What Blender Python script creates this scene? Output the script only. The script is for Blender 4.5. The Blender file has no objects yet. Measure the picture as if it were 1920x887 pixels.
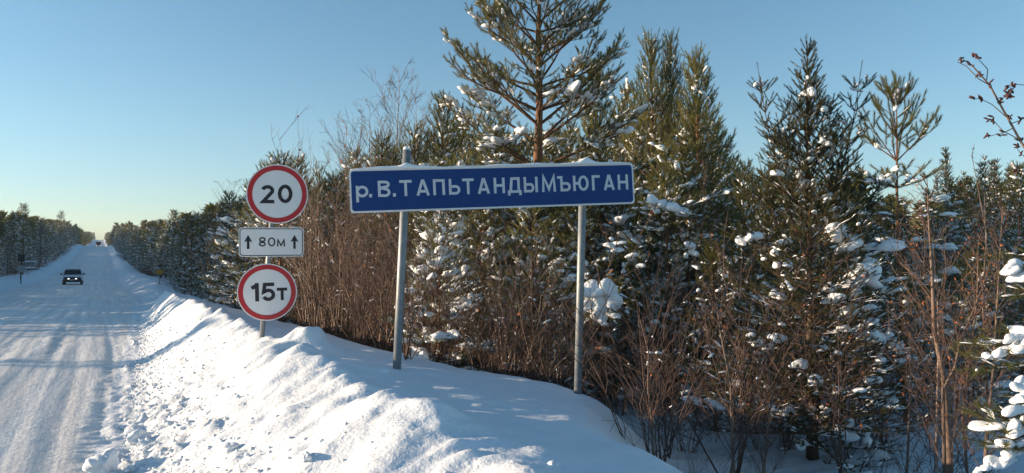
import bpy, math
import numpy as np
from mathutils import Vector, Matrix

S = bpy.context.scene
COL = S.collection
rs = np.random.RandomState(7)
R = math.radians

# ------------------------------------------------------------------ camera
HZ = 490.0; FPX = 1400.0; YAW = R(28.8); PITCH = math.atan((HZ - 443.5) / FPX)
CAMLOC = np.array([0.0, 0.0, 1.65])
cf = np.array([math.sin(YAW) * math.cos(PITCH), math.cos(YAW) * math.cos(PITCH), math.sin(PITCH)])
cr = np.array([math.cos(YAW), -math.sin(YAW), 0.0])
cu = np.cross(cr, cf)
cam = bpy.data.objects.new('camera', bpy.data.cameras.new('camera'))
COL.objects.link(cam)
cam.data.sensor_width = 36.0
cam.data.lens = 36.0 * FPX / 1920.0
cam.data.clip_start = 0.05
cam.data.clip_end = 6000
M = Matrix(((cr[0], cu[0], -cf[0]), (cr[1], cu[1], -cf[1]), (cr[2], cu[2], -cf[2])))
cam.matrix_world = Matrix.Translation(CAMLOC.tolist()) @ M.to_4x4()
S.camera = cam

# ------------------------------------------------------------------ sky, sun, exposure
SUN_EL = R(8.3); TH = R(30.0)
sun_dir = np.array([-math.cos(TH) * math.cos(SUN_EL), math.sin(TH) * math.cos(SUN_EL), math.sin(SUN_EL)])
w = bpy.data.worlds.new('World'); S.world = w; w.use_nodes = True
nt = w.node_tree; nt.nodes.clear()
sky = nt.nodes.new('ShaderNodeTexSky'); sky.sky_type = 'NISHITA'; sky.sun_disc = False
sky.sun_elevation = SUN_EL; sky.sun_rotation = math.atan2(sun_dir[0], sun_dir[1])
sky.altitude = 100; sky.air_density = 1.0; sky.dust_density = 0.1; sky.ozone_density = 1.6
bgn = nt.nodes.new('ShaderNodeBackground'); bgn.inputs['Strength'].default_value = 0.111
wo = nt.nodes.new('ShaderNodeOutputWorld')
tint = nt.nodes.new('ShaderNodeMix'); tint.data_type = 'RGBA'; tint.blend_type = 'MULTIPLY'; tint.inputs[0].default_value = 1.0
tcw = nt.nodes.new('ShaderNodeTexCoord'); sxyz = nt.nodes.new('ShaderNodeSeparateXYZ'); rmp = nt.nodes.new('ShaderNodeValToRGB')
nt.links.new(tcw.outputs['Generated'], sxyz.inputs[0]); nt.links.new(sxyz.outputs[2], rmp.inputs[0])
rmp.color_ramp.elements[0].position = .0; rmp.color_ramp.elements[0].color = (.65, .755, 1.0, 1)
rmp.color_ramp.elements[1].position = .17; rmp.color_ramp.elements[1].color = (.715, .885, 1.0, 1)
e3 = rmp.color_ramp.elements.new(.32); e3.color = (.675, .905, 1.0, 1); nt.links.new(rmp.outputs[0], tint.inputs[7]); nt.links.new(sky.outputs[0], tint.inputs[6])   # clear arctic air
nt.links.new(tint.outputs[2], bgn.inputs[0]); nt.links.new(bgn.outputs[0], wo.inputs[0])
sl = bpy.data.lights.new('sun', 'SUN'); sl.energy = 5.0; sl.angle = R(0.5); sl.color = (1.0, 0.77, 0.54)
so = bpy.data.objects.new('sun', sl); COL.objects.link(so)
so.rotation_euler = Vector(sun_dir.tolist()).to_track_quat('Z', 'Y').to_euler()
S.view_settings.view_transform = 'Standard'; S.view_settings.look = 'None'
S.view_settings.exposure = 1.02; S.view_settings.gamma = 1.0

def ray(px, py):
    return cf + (px - 960.0) / FPX * cr + (443.5 - py) / FPX * cu
def at(px, py, d):
    return CAMLOC + d * ray(px, py)
def xy_at(px, d):
    p = CAMLOC + d * (np.array([math.sin(YAW), math.cos(YAW), 0]) + (px - 960.0) / FPX * cr)
    return p[0], p[1]
def z_of(py, d):           # height seen at picture row py, depth d
    return 1.65 + (HZ - py) / FPX * d

# ------------------------------------------------------------------ noise
_perm = np.random.RandomState(3).permutation(512)
_perm = np.concatenate([_perm, _perm, _perm])
_gr = np.random.RandomState(4).uniform(0, 2 * math.pi, 512)
_gx, _gy = np.cos(_gr), np.sin(_gr)
def perlin(x, y):
    x = np.asarray(x, float); y = np.asarray(y, float)
    xi = np.floor(x).astype(int); yi = np.floor(y).astype(int)
    xf = x - xi; yf = y - yi
    u = xf * xf * xf * (xf * (xf * 6 - 15) + 10); v = yf * yf * yf * (yf * (yf * 6 - 15) + 10)
    def g(ix, iy, dx, dy):
        h = _perm[_perm[ix & 511] + (iy & 511)]
        return _gx[h] * dx + _gy[h] * dy
    a = g(xi, yi, xf, yf); b = g(xi + 1, yi, xf - 1, yf)
    c = g(xi, yi + 1, xf, yf - 1); d = g(xi + 1, yi + 1, xf - 1, yf - 1)
    return (a + u * (b - a)) * (1 - v) + (c + u * (d - c)) * v
def fbm(x, y, o=4, g=0.5):
    s = 0; a = 1.0
    for i in range(o):
        s = s + a * perlin(x * 2 ** i + 17.3 * i, y * 2 ** i - 9.1 * i); a *= g
    return s
def sst(a, b, x):
    t = np.clip((np.asarray(x, float) - a) / (b - a), 0, 1); return t * t * (3 - 2 * t)

# ------------------------------------------------------------------ terrain heights
_RY = [-50, 18, 75, 115, 180, 260, 330, 365, 430, 560, 800, 1150, 1400, 3000]
_RZ = [0, 0, -.62, -.72, 1.05, 4.3, 7.2, 8.3, 7.6, 11, 19, 31, 33, 20]
def roadz(Y):
    s = 0
    for k in (-1, -.5, 0, .5, 1):
        s = s + np.interp(np.asarray(Y, float) * (1 + .06 * k) + 3 * k, _RY, _RZ)
    return s / 5
XL = -6.0
def x_foot(Y): return np.interp(Y, [-20, 2, 6.5, 20, 27, 45, 3000], [-.1, .0, .17, .84, 1.15, 1.9, 1.6])
def x_crest(Y): return np.interp(Y, [-20, 2.5, 6, 15, 26, 60, 3000], [1.55, 1.62, 1.72, 1.78, 1.72, 3.6, 3.2]) + .1 * perlin(np.asarray(Y) * .9, 3.3) + .05 * perlin(np.asarray(Y) * 2.7, 8.3)
def x_back(Y): return np.interp(Y, [-20, 4.2, 5.4, 6.2, 7, 8.4, 10, 12.5, 19, 25, 30, 60, 3000], [2.2, 2.75, 3.55, 4.15, 3.95, 3.35, 3.05, 2.9, 2.55, 2.4, 2.5, 4.6, 3.8])
MOUNDS = [(*xy_at(582, 8.2), .20, .20), (*xy_at(600, 8.0), .2, .07), (*xy_at(548, 7.1), .24, .10), (*xy_at(640, 8.3), .3, .06), (*xy_at(700, 4.9), .25, .06), (*xy_at(860, 4.4), .22, .05)]
def H(X, Y, fine=True):
    X = np.asarray(X, float); Y = np.asarray(Y, float)
    X, Y = np.broadcast_arrays(X, Y)
    rz = roadz(Y)
    far = sst(24, 30, Y)                                    # the near heap ends here
    xf, xc, xb = x_foot(Y), x_crest(Y), x_back(Y)
    hc = np.interp(Y, [-20, 5, 12, 20, 25, 27.2, 31, 45, 70, 3000], [.74, .76, .76, .76, .80, .16, .10, .3, .7, .7])
    hc = hc + .05 * perlin(Y * 1.1, 55.2) * (1 - far)
    t = np.clip((X - xf) / (xc - xf), 0, 1)
    prof = .45 * t + .55 * (t * t * (3 - 2 * t))
    top = hc - (.155 * np.clip(X - xc, 0, 9) + .03 * sst(0, .25, X - xc)) * (1 - far)
    s = np.clip((X - xb) / np.interp(Y, [0, 6, 9], [1.25, 1.5, 1.9]), 0, 1)
    low = -.5 + .18 * fbm(X * .25, Y * .25, 3)
    low = low * (1 - .7 * sst(40, 80, Y)) + .5 * sst(40, 80, Y)
    s2 = s * s * (3 - 2 * s)
    right = np.where(X < xc, hc * prof, top * (1 - s2) + low * s2)
    # left bank and forest edge
    tl = np.clip((XL - X) / 2.0, 0, 1); tl = tl * tl * (3 - 2 * tl)
    left = tl * (.75 + .25 * fbm(X * .2, Y * .12, 2))
    z = rz + np.where(X > xf, right, np.where(X < XL, left, 0))
    if fine:
        near = 1 - sst(60, 140, Y)
        # road surface: ruts, chatter, ploughed streaks running along the road
        onroad = sst(XL - .6, XL + .5, X) * (1 - sst(-.15, .25, X - xf))
        wob = X + .10 * perlin(Y * .09, 1.7)
        rut = .030 * perlin(wob * 1.7, Y * .04) + .022 * perlin(wob * 4.6 + 5, Y * .1) + .013 * perlin(wob * 11., Y * .3) + .008 * fbm(X * .9 + 3, Y * .6, 3)
        ch = .028 * fbm(wob * 3.6, Y * 5.2, 3, .65) * np.clip(.22 + 2.2 * perlin(wob * 1.5 + 9, Y * .07), .12, 1.15)
        z = z + onroad * near * (rut + ch)
        # chunky ploughed face of the heap, smooth wind-packed top
        slope = sst(-.35, .05, X - xf) * (1 - sst(-.55, -.12, X - xc)) * (1 - far * .7)
        rough = np.clip(.55 + 1.2 * perlin(X * .9 + 4, Y * .7), .15, 1.1)
        b = np.abs(fbm(X * 4.4, Y * 3.4, 4, .62))
        c2 = np.clip(perlin(X * 9.5, Y * 8.5) - .15, 0, 1) + .8 * np.clip(perlin(X * 19, Y * 17) - .12, 0, 1)
        z = z + slope * (.13 * (b - .2) + .09 * c2) * rough * near * (1 - .72 * sst(.38, .68, t))
        onbank = sst(.25, 1.0, X - xf) * (1 - sst(1., 2.5, X - xb)) * (1 - far)
        cx, cy = X * .8 + Y * .35, Y * .8 - X * .35
        z = z + onbank * (.105 - .07 * sst(-.1, .5, X - xc)) * (fbm(cx * 1.1, cy * 1.5, 3) + .2 * fbm(cx * 4.5, cy * 5.5, 3)) * near
        carve = np.clip(1 - np.abs(X - xc) / .45, 0, 1) * (1 - far)
        z = z + carve * (.12 * np.abs(perlin(X * 1.2, Y * 2.3)) + .07 * np.abs(perlin(X * 2.5 + 7, Y * 5.7)) - .03)
        for (mx_, my_, mr_, mh_) in MOUNDS:
            q_ = ((X - mx_) ** 2 + (Y - my_) ** 2) / mr_ ** 2; z = z + mh_ * np.exp(-q_ ** 1.6) * (1 + .35 * perlin(X * 6, Y * 6))
        lowm = sst(.9, 2., X - xb)
        z = z + lowm * (.10 * fbm(X * .8, Y * .8, 3) + .05 * fbm(X * 2.6, Y * 2.6, 2)) * near
        lm = sst(.0, 1.5, XL - X)
        z = z + lm * .15 * fbm(X * .6, Y * .35, 3)
        # right embankment beyond the heap
        z = z + far * sst(0, 1.5, X - xf) * (.09 * fbm(X * .9, Y * .45, 4)) * (1 - sst(300, 500, Y))
    return z
def Hs(x, y): return float(H(x, y))

# ------------------------------------------------------------------ mesh helpers
def mesh_np(name, V, F, mats, smooth=False, midx=None):
    V = np.asarray(V, np.float32); F = np.asarray(F, np.int32)
    me = bpy.data.meshes.new(name)
    me.vertices.add(len(V)); me.vertices.foreach_set('co', V.ravel())
    n, k = F.shape
    me.loops.add(n * k); me.loops.foreach_set('vertex_index', F.ravel())
    me.polygons.add(n); me.polygons.foreach_set('loop_start', np.arange(0, n * k, k, dtype=np.int32))
    me.polygons.foreach_set('use_smooth', np.full(n, bool(smooth)))
    if not isinstance(mats, (list, tuple)): mats = [mats]
    for m in mats: me.materials.append(m)
    if midx is not None: me.polygons.foreach_set('material_index', np.asarray(midx, np.int32))
    me.update(calc_edges=True)
    return me
def mesh_py(name, V, F, m, smooth=False):
    me = bpy.data.meshes.new(name); me.from_pydata([tuple(map(float, v)) for v in V], [], F)
    me.materials.append(m); me.update()
    if smooth: me.polygons.foreach_set('use_smooth', np.full(len(F), True))
    return me
def obj(name, me, parent=None, loc=None):
    o = bpy.data.objects.new(name, me); COL.objects.link(o)
    if parent is not None: o.parent = parent
    if loc is not None: o.location = [float(a) for a in loc]
    return o
def thing(name, label, cat, loc=(0, 0, 0), rz=0, group=None, scale=None):
    o = bpy.data.objects.new(name, None); COL.objects.link(o); o.empty_display_size = .2
    o.location = [float(a) for a in loc]; o.rotation_euler = (0, 0, rz)
    if scale is not None: o.scale = scale
    tag(o, label, cat, group); return o
def tag(o, label, cat, group=None):
    o['label'] = label; o['category'] = cat
    if group: o['group'] = group
    return o
def unit(v):
    v = np.asarray(v, float); return v / (np.linalg.norm(v, axis=-1, keepdims=True) + 1e-9)

def frusta(segs, n):
    """segs: list of (p0, p1, r0, r1) -> open tapered prisms"""
    A = np.array([np.concatenate([s[0], s[1], [s[2], s[3]]]) for s in segs])
    P0, P1, r0, r1 = A[:, :3], A[:, 3:6], A[:, 6], A[:, 7]
    D = unit(P1 - P0)
    ref = np.where(np.abs(D[:, 2:3]) < .93, np.array([[0, 0, 1.]]), np.array([[1., 0, 0]]))
    a = unit(np.cross(D, ref)); b = np.cross(D, a)
    ph = np.arange(n) * 2 * math.pi / n
    ring = a[:, None] * np.cos(ph)[None, :, None] + b[:, None] * np.sin(ph)[None, :, None]
    V = np.concatenate([P0[:, None] + ring * r0[:, None, None], P1[:, None] + ring * r1[:, None, None]], 1)
    m = len(A); i = np.arange(n); j = (i + 1) % n
    q = np.stack([i, j, j + n, i + n], 1)
    F = (q[None] + (np.arange(m) * 2 * n)[:, None, None]).reshape(-1, 4)
    return V.reshape(-1, 3), F
def tube(path, rad, n=8, cap=True, lump=0):
    """one continuous tube along a path"""
    P = np.array(path, float); m = len(P); rad = np.broadcast_to(rad, (m,)).astype(float)
    T = unit(np.gradient(P, axis=0)); ref = np.array([0, 1., 0.]) if abs(T[0][1]) < .8 else np.array([1., 0, 0])
    V = []; a = unit(np.cross(T[0], ref))
    for i in range(m):
        a = unit(a - T[i] * np.dot(a, T[i])); b = np.cross(T[i], a)
        for k in range(n):
            f = 2 * math.pi * k / n
            rr = rad[i] * (1 + (lump * rs.uniform(-1, 1) if lump else 0))
            V.append(P[i] + (a * math.cos(f) + b * math.sin(f)) * rr)
    F = [(i * n + k, i * n + (k + 1) % n, (i + 1) * n + (k + 1) % n, (i + 1) * n + k) for i in range(m - 1) for k in range(n)]
    if cap: F.append(tuple(range(n))[::-1]); F.append(tuple((m - 1) * n + k for k in range(n)))
    return V, F
def needles(sh, n, wd, R0, ang=.85, rng=rs):
    """sh: rows P(3) D(3) L ; n needle bundles per shoot, each one thin triangle"""
    A = np.array(sh, float); m = len(A)
    P, D, L = A[:, :3], unit(A[:, 3:6]), A[:, 6]
    ref = np.where(np.abs(D[:, 2:3]) < .9, np.array([[0, 0, 1.]]), np.array([[1., 0, 0]]))
    a = unit(np.cross(D, ref)); b = np.cross(D, a)
    t = (np.arange(n)[None] + rng.uniform(0, 1, (m, n))) / n
    ph = np.arange(n)[None] * 2.399 + rng.uniform(0, 6.28, (m, 1)) + rng.uniform(-.4, .4, (m, n))
    an = ang * (1.15 - .75 * t ** 2) + rng.uniform(-.15, .15, (m, n))
    rad = a[:, None] * np.cos(ph)[..., None] + b[:, None] * np.sin(ph)[..., None]
    dr = D[:, None] * np.cos(an)[..., None] + rad * np.sin(an)[..., None]
    base = P[:, None] + D[:, None] * (t * L[:, None])[..., None]
    ln = R0 * rng.uniform(.75, 1.15, (m, n)) / np.maximum(np.sin(np.maximum(an, .5)), .4)
    tip = base + dr * ln[..., None]
    sd = unit(np.cross(dr, rad) + 1e-4) * wd * .5
    mid = base + dr * (ln * .02)[..., None]
    V = np.stack([mid - sd, mid + sd, tip], 2).reshape(-1, 3)
    F = np.arange(len(V)).reshape(-1, 3)
    return V, F
def drape(sh, prob, rng=rs, wd=.026, up=.012):
    """thin sagging strips of snow lying along the shoots"""
    A = np.array(sh, float); D = unit(A[:, 3:6]); pr = prob(A[:, 2]) if callable(prob) else prob
    A = A[(rng.uniform(0, 1, len(A)) < pr) & (np.abs(D[:, 2]) < .75) & (A[:, 6] > .05)]
    if not len(A): return np.zeros((0, 3)), np.zeros((0, 3), int)
    P, D, L = A[:, :3], unit(A[:, 3:6]), A[:, 6]; m = len(A); side = unit(np.cross(D, [0, 0, 1.])); n = 4
    V = []
    for i in range(n):
        t = i / (n - 1); w_ = wd * (1.0 if 0 < i < n - 1 else .35) * rng.uniform(.5, 1.5, (m, 1)); h = up * (1.0 if 0 < i < n - 1 else .3) * rng.uniform(.6, 2.2, (m, 1))
        c = P + D * (L * (.1 + .9 * t))[:, None] + side * rng.normal(0, .006, (m, 1)); hh = h * np.array([[0, 0, 1.]])
        V.append(np.stack([c - side * w_ + hh * .2, c - side * w_ * .45 + hh, c + side * w_ * .45 + hh, c + side * w_ + hh * .2], 1))
    V = np.stack(V, 1).reshape(m, -1, 3); q = []
    for i in range(n - 1):
        for k in range(3): a = i * 4 + k; q += [(a, a + 1, a + 5), (a, a + 5, a + 4)]
    F = (np.array(q)[None] + (np.arange(m) * 4 * n)[:, None, None]).reshape(-1, 3)
    return V.reshape(-1, 3), F
def ico(sub):
    import bmesh
    bm = bmesh.new(); bmesh.ops.create_icosphere(bm, subdivisions=sub, radius=1)
    V = np.array([v.co[:] for v in bm.verts]); F = np.array([[v.index for v in f.verts] for f in bm.faces]); bm.free()
    return V, F
ICO = {1: ico(1), 2: ico(2), 3: ico(3), 4: ico(4)}
def blobs(bl, sub=2, rng=rs, lump=.16):
    """bl rows: c(3) d(3) a b h -> lumpy snow pads lying along d"""
    BV, BF = ICO[sub]; A = np.array(bl, float); m = len(A)
    c, d = A[:, :3], unit(A[:, 3:6])
    side = unit(np.cross(d, [0, 0, 1.]) + 1e-6); up = np.cross(side, d)
    v = BV[None].repeat(m, 0)
    k = rng.uniform(-1, 1, (m, 3, 3)) * 3.2; ph = rng.uniform(0, 6.28, (m, 3))
    l = np.sin(np.einsum('mij,mvj->mvi', k, v) + ph[:, None]).sum(-1) * lump
    v = v * (1 + l)[..., None]
    z = np.where(v[..., 2] < 0, v[..., 2] * .6, v[..., 2])
    V = c[:, None] + d[:, None] * (v[..., 0] * A[:, 6:7])[..., None] + side[:, None] * (v[..., 1] * A[:, 7:8])[..., None] + up[:, None] * (z * A[:, 8:9])[..., None]
    F = (BF[None] + (np.arange(m) * len(BV))[:, None, None]).reshape(-1, 3)
    return V.reshape(-1, 3), F

# ------------------------------------------------------------------ materials
def mat(name, col, rough=.7, spec=.3, noise=None, bump=None, metallic=0, coords='Object', rnd=0, emit=None):
    """noise = (scale, colour2, contrast[, stretch]); bump = (scale, strength, distance[, stretch])"""
    m = bpy.data.materials.new(name); m.use_nodes = True
    t = m.node_tree; N = t.nodes; Lk = t.links; p = N['Principled BSDF']
    p.inputs['Base Color'].default_value = (*col, 1); p.inputs['Roughness'].default_value = rough
    p.inputs['Specular IOR Level'].default_value = spec; p.inputs['Metallic'].default_value = metallic
    tc = N.new('ShaderNodeTexCoord')
    def nz(sc, st, det=5):
        mp = N.new('ShaderNodeMapping'); mp.inputs['Scale'].default_value = st
        Lk.new(tc.outputs[coords], mp.inputs[0])
        n = N.new('ShaderNodeTexNoise'); n.inputs['Scale'].default_value = sc; n.inputs['Detail'].default_value = det
        Lk.new(mp.outputs[0], n.inputs['Vector']); return n
    last = None
    if noise:
        n = nz(noise[0], noise[3] if len(noise) > 3 else (1, 1, 1))
        r = N.new('ShaderNodeValToRGB'); k = noise[2]
        r.color_ramp.elements[0].position = .5 - k; r.color_ramp.elements[1].position = .5 + k
        r.color_ramp.elements[0].color = (*col, 1); r.color_ramp.elements[1].color = (*noise[1], 1)
        Lk.new(n.outputs['Fac'], r.inputs[0]); last = r.outputs[0]
        Lk.new(last, p.inputs['Base Color'])
    if rnd:
        oi = N.new('ShaderNodeObjectInfo'); h = N.new('ShaderNodeHueSaturation')
        mr = N.new('ShaderNodeMapRange'); mr.inputs['To Min'].default_value = 1 - rnd; mr.inputs['To Max'].default_value = 1 + rnd
        Lk.new(oi.outputs['Random'], mr.inputs[0]); Lk.new(mr.outputs[0], h.inputs['Value'])
        if last is not None: Lk.new(last, h.inputs['Color'])
        else: h.inputs['Color'].default_value = (*col, 1)
        Lk.new(h.outputs[0], p.inputs['Base Color'])
    if bump:
        prev = None
        for bb in (bump if isinstance(bump[0], (tuple, list)) else [bump]):
            n = nz(bb[0], bb[3] if len(bb) > 3 else (1, 1, 1), 6)
            b = N.new('ShaderNodeBump'); b.inputs['Strength'].default_value = bb[1]; b.inputs['Distance'].default_value = bb[2]
            Lk.new(n.outputs['Fac'], b.inputs['Height'])
            if prev is not None: Lk.new(prev, b.inputs['Normal'])
            prev = b.outputs[0]
        Lk.new(prev, p.inputs['Normal'])
    if emit: p.inputs['Emission Color'].default_value = (*emit[0], 1); p.inputs['Emission Strength'].default_value = emit[1]
    return m
SNOW = (.74, .81, .87)
m_snow = mat('snow', SNOW, .65, .25, noise=(1.2, (.68, .75, .81), .3), bump=[(9, .5, .03), (60, .45, .006)])
m_bank = mat('bank_snow', (.78, .82, .86), .65, .25, noise=(2.2, (.73, .76, .78), .25), bump=[(7, .55, .04), (38, .6, .012), (150, .5, .003)])
m_road = mat('road_snow', (.82, .82, .81), .55, .3, noise=(1.6, (.64, .63, .61), .2, (2.4, .05, 1)),
             bump=[(9, .45, .025, (1, .07, 1)), (26, .3, .012, (1, .14, 1)), (30, .8, .018, (.45, 1, 1)), (110, .5, .005)])
m_tsnow = mat('snow_load', (.84, .86, .88), .7, .2, bump=(14, .4, .02))
m_pine = mat('pine_needles', (.068, .084, .028), .55, .35, noise=(2.2, (.215, .19, .055), .22), rnd=.25)
m_pined = mat('pine_needles_dark', (.05, .064, .028), .55, .35, noise=(2.2, (.14, .135, .05), .22), rnd=.18)
m_spruce = mat('spruce_needles', (.034, .044, .020), .55, .35, noise=(3, (.12, .11, .040), .2), rnd=.15)
m_bark = mat('pine_bark', (.10, .052, .032), .85, .2, noise=(9, (.25, .13, .07), .18, (1, 1, .3)), bump=(25, .7, .02, (1, 1, .35)))
m_barkd = mat('spruce_bark', (.07, .05, .036), .9, .15, noise=(14, (.15, .11, .08), .2, (1, 1, .3)), bump=(30, .7, .02, (1, 1, .4)))
m_limb = mat('limb_bark', (.085, .045, .028), .85, .2, noise=(6, (.16, .09, .05), .2))
m_twig = mat('red_brown_twigs', (.062, .038, .031), .7, .3, noise=(1.6, (.155, .098, .074), .25), rnd=.35)
m_twig2 = mat('grey_brown_twigs', (.11, .068, .05), .7, .3, noise=(2.5, (.22, .155, .115), .25), rnd=.2)
m_birch = mat('birch_bark', (.50, .40, .33), .75, .3, noise=(7, (.16, .11, .09), .13, (.6, .6, 2.2)), rnd=.15)
m_leaf = mat('dry_leaves', (.22, .07, .03), .8, .2, noise=(4, (.34, .13, .05), .2))
m_post = mat('galvanised_post', (.17, .19, .20), .5, .5, noise=(14, (.26, .275, .28), .2, (1, 1, .25)), bump=(60, .2, .003), metallic=.35)
m_white = mat('sign_white', (.78, .79, .80), .38, .45, noise=(5, (.68, .69, .70), .3))
m_blue = mat('sign_blue', (.0008, .034, .165), .45, .3, noise=(3, (.001, .045, .20), .3))
m_red = mat('sign_red', (.48, .010, .022), .33, .5, noise=(6, (.40, .010, .02), .3))
m_black = mat('sign_black', (.010, .012, .022), .4, .4)
m_letter = mat('sign_letter', (.60, .64, .68), .38, .45, noise=(8, (.52, .56, .60), .25))
m_metalb = mat('sign_back', (.35, .36, .37), .5, .5, metallic=.5, noise=(12, (.28, .29, .3), .2))
m_yellow = mat('sign_yellow', (.65, .33, .02), .5, .4, noise=(9, (.5, .24, .02), .2))
m_vanw = mat('van_paint', (.74, .76, .78), .4, .4, noise=(3, (.66, .67, .68), .3))
m_dark = mat('dark_plastic', (.018, .018, .02), .5, .4, noise=(6, (.03, .03, .032), .3))
m_tyre = mat('tyre_rubber', (.02, .02, .021), .85, .2, bump=(30, .5, .01))
m_glass = mat('van_glass', (.012, .016, .022), .08, .6)
m_lamp = mat('headlight', (.8, .8, .8), .2, .5, emit=((1, .96, .9), 2.2))
m_plate = mat('number_plate', (.6, .6, .6), .4, .4)
m_wood = mat('grey_boards', (.16, .17, .18), .85, .2, noise=(3, (.24, .25, .26), .2))

def thin(m, amt):        # light passes through needles
    t = m.node_tree; p = t.nodes['Principled BSDF']; tr = t.nodes.new('ShaderNodeBsdfTranslucent'); mx = t.nodes.new('ShaderNodeMixShader'); mx.inputs[0].default_value = amt
    l = p.inputs['Base Color'].links
    if l: t.links.new(l[0].from_socket, tr.inputs[0])
    t.links.new(p.outputs[0], mx.inputs[1]); t.links.new(tr.outputs[0], mx.inputs[2]); t.links.new(mx.outputs[0], t.nodes['Material Output'].inputs['Surface'])
for m_ in (m_pine, m_pined, m_spruce): thin(m_, .4)
# ------------------------------------------------------------------ terrain sheets
ys = list(np.arange(-12, 1.5, .5)) + list(np.arange(1.5, 9, .03))
y = 9.0
while y < 1400: ys.append(y); y *= 1.0072
ys += [1500, 1800, 2600]
YS = np.array(ys)
def sheet(name, xa, xb, u, m):
    xa = np.broadcast_to(xa(YS) if callable(xa) else xa, YS.shape); xb = np.broadcast_to(xb(YS) if callable(xb) else xb, YS.shape)
    X = xa[:, None] + (xb - xa)[:, None] * u[None]; Y = np.broadcast_to(YS[:, None], X.shape)
    Z = H(X, Y)
    V = np.stack([X, Y, Z], -1).reshape(-1, 3); nr, nc = X.shape
    i = (np.arange(nr - 1)[:, None] * nc + np.arange(nc - 1)[None]).ravel()
    F = np.stack([i, i + 1, i + nc + 1, i + nc], 1)
    o = obj(name, mesh_np(name, V, F, m, True)); o['kind'] = 'structure'; return o
XA = lambda Y: x_foot(Y) - .25
XB = lambda Y: x_back(Y) + 2.0
lin = lambda n: np.linspace(0, 1, n)
sheet('road', XL, XA, lin(125), m_road)
sheet('snow_bank', XA, XB, lin(125), m_bank)
sheet('ground', XB, 900., np.concatenate([np.linspace(0, .028, 70), np.linspace(.03, .09, 14)[1:], [.15, .3, .6, 1]]), m_snow)
sheet('verge', -900., XL, 1 - np.concatenate([np.linspace(0, .02, 46), [.025, .032, .045, .07, .12, .3, 1]])[::-1], m_snow)

# ------------------------------------------------------------------ tree generators (arrays of limbs, shoots, snow pads)
def rot_about(v, ax, an):
    v = np.asarray(v, float); ax = unit(ax)
    return v * math.cos(an) + np.cross(ax, v) * math.sin(an) + ax * np.dot(ax, v) * (1 - math.cos(an))
UP = np.array([0, 0, 1.])
class Plant:
    def __init__(s): s.trunk = []; s.segs = []; s.sh = []; s.bl = []; s.leaf = []
def pad(P, c, d, s, rng):
    """a snow pad: two or three rounded lobes resting on the twig, flat underneath"""
    d = unit(np.array([d[0], d[1], d[2] * .35])); s = s * rng.choice([.35, .5, .68, 1.0])
    for k in range(rng.randint(1, 4)):
        o = d * rng.uniform(-2, 2) * s + rng.normal(0, .3, 3) * s * [1, 1, .3]
        P.bl.append((*(c + o + UP * s * .35), *d, s * rng.uniform(1., 2.), s * rng.uniform(.6, .95), s * rng.uniform(.45, .75)))
def limb(P, p, d, L, r, rng, lift=.25, steps=6, sub=True, shoot=.2, sag=0, dens=1.0, snow=.3, sz=1.0, first=.3, naked=.15):
    """one limb curving up to its tip with side twigs, all clothed with needle shoots"""
    pts = [np.array(p, float)]; d = unit(d)
    for i in range(steps):
        d = unit(d + UP * (lift if i > steps * .45 else -sag) * 1.6 / steps + rng.normal(0, .05, 3))
        pts.append(pts[-1] + d * L / steps)
    for i in range(steps):
        P.segs.append((pts[i], pts[i + 1], r * (1 - i / steps * .8), r * (1 - (i + 1) / steps * .8)))
    cl = max(1, int(steps * (1 - min(.9, .32 / max(L, .3)))))
    for i in range(steps):
        if i >= cl or L < .6:
            P.sh.append((*pts[i], *(pts[i + 1] - pts[i]), L / steps * 1.05))
    P.sh.append((*pts[-1], *d, shoot))
    if sub:
        n = max(2, int(L / .13 * dens))
        for k in range(n):
            s = first + (1 - first) * (k + rng.uniform(.1, .9)) / n
            f = s * steps; i = min(int(f), steps - 1); q = pts[i] + (pts[i + 1] - pts[i]) * (f - i)
            dd = unit(pts[i + 1] - pts[i]); side = unit(np.cross(dd, UP)) * (1 if k % 2 else -1)
            dr = unit(dd * rng.uniform(.55, .9) + side * rng.uniform(.5, .95) + UP * rng.uniform(-.1, .45))
            l = (.5 * L * (1 - s) + shoot * .9) * rng.uniform(.6, 1.25)
            e = q + dr * l; d2 = unit(dr + UP * lift)
            P.segs.append((q, e, max(.0025, r * .3), max(.002, r * .14)))
            nk = min(naked, l * .4)
            P.sh.append((*(q + dr * nk), *dr, l - nk)); P.sh.append((*e, *d2, shoot * .8))
            m = int(l / .11 * dens)
            for j in range(m):
                a = q + dr * l * (j + .8) / (m + .3)
                s2 = unit(np.cross(dr, UP)) * (1 if j % 2 else -1)
                d3 = unit(dr * .7 + s2 * .6 + UP * rng.uniform(0, .6)); l3 = shoot * rng.uniform(.6, 1) * (1.5 if l > .45 else 1)
                P.sh.append((*a, *d3, l3))
                if l > .45: P.sh.append((*(a + d3 * l3 * .5), *unit(d3 + s2 * rng.uniform(-.8, .8) + UP * .5), shoot * .6))
            if rng.uniform() < snow:
                b = rng.uniform(.45, 1.0) * sz
                c = q + dr * l * rng.uniform(.5, .95); pad(P, c, dr, .058 * b + .012, rng)
        if rng.uniform() < snow * 1.3:
            i = steps - 2; b = rng.uniform(.6, 1.1) * sz
            pad(P, pts[i], pts[i + 1] - pts[i], .07 * b, rng)
    return pts
def trunk_path(Hh, r, rng, bend=.02, n=9):
    p = []; o = np.zeros(2)
    for i in range(n + 1):
        t = i / n; p.append((o[0], o[1], Hh * t)); o = o + rng.normal(0, bend * Hh / n, 2)
    rad = [r * (1 - .93 * (i / n)) * (1.25 if i == 0 else 1) for i in range(n + 1)]
    return np.array(p), rad
def on(path, z):
    return np.array([np.interp(z, path[:, 2], path[:, k]) for k in range(3)])
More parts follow.
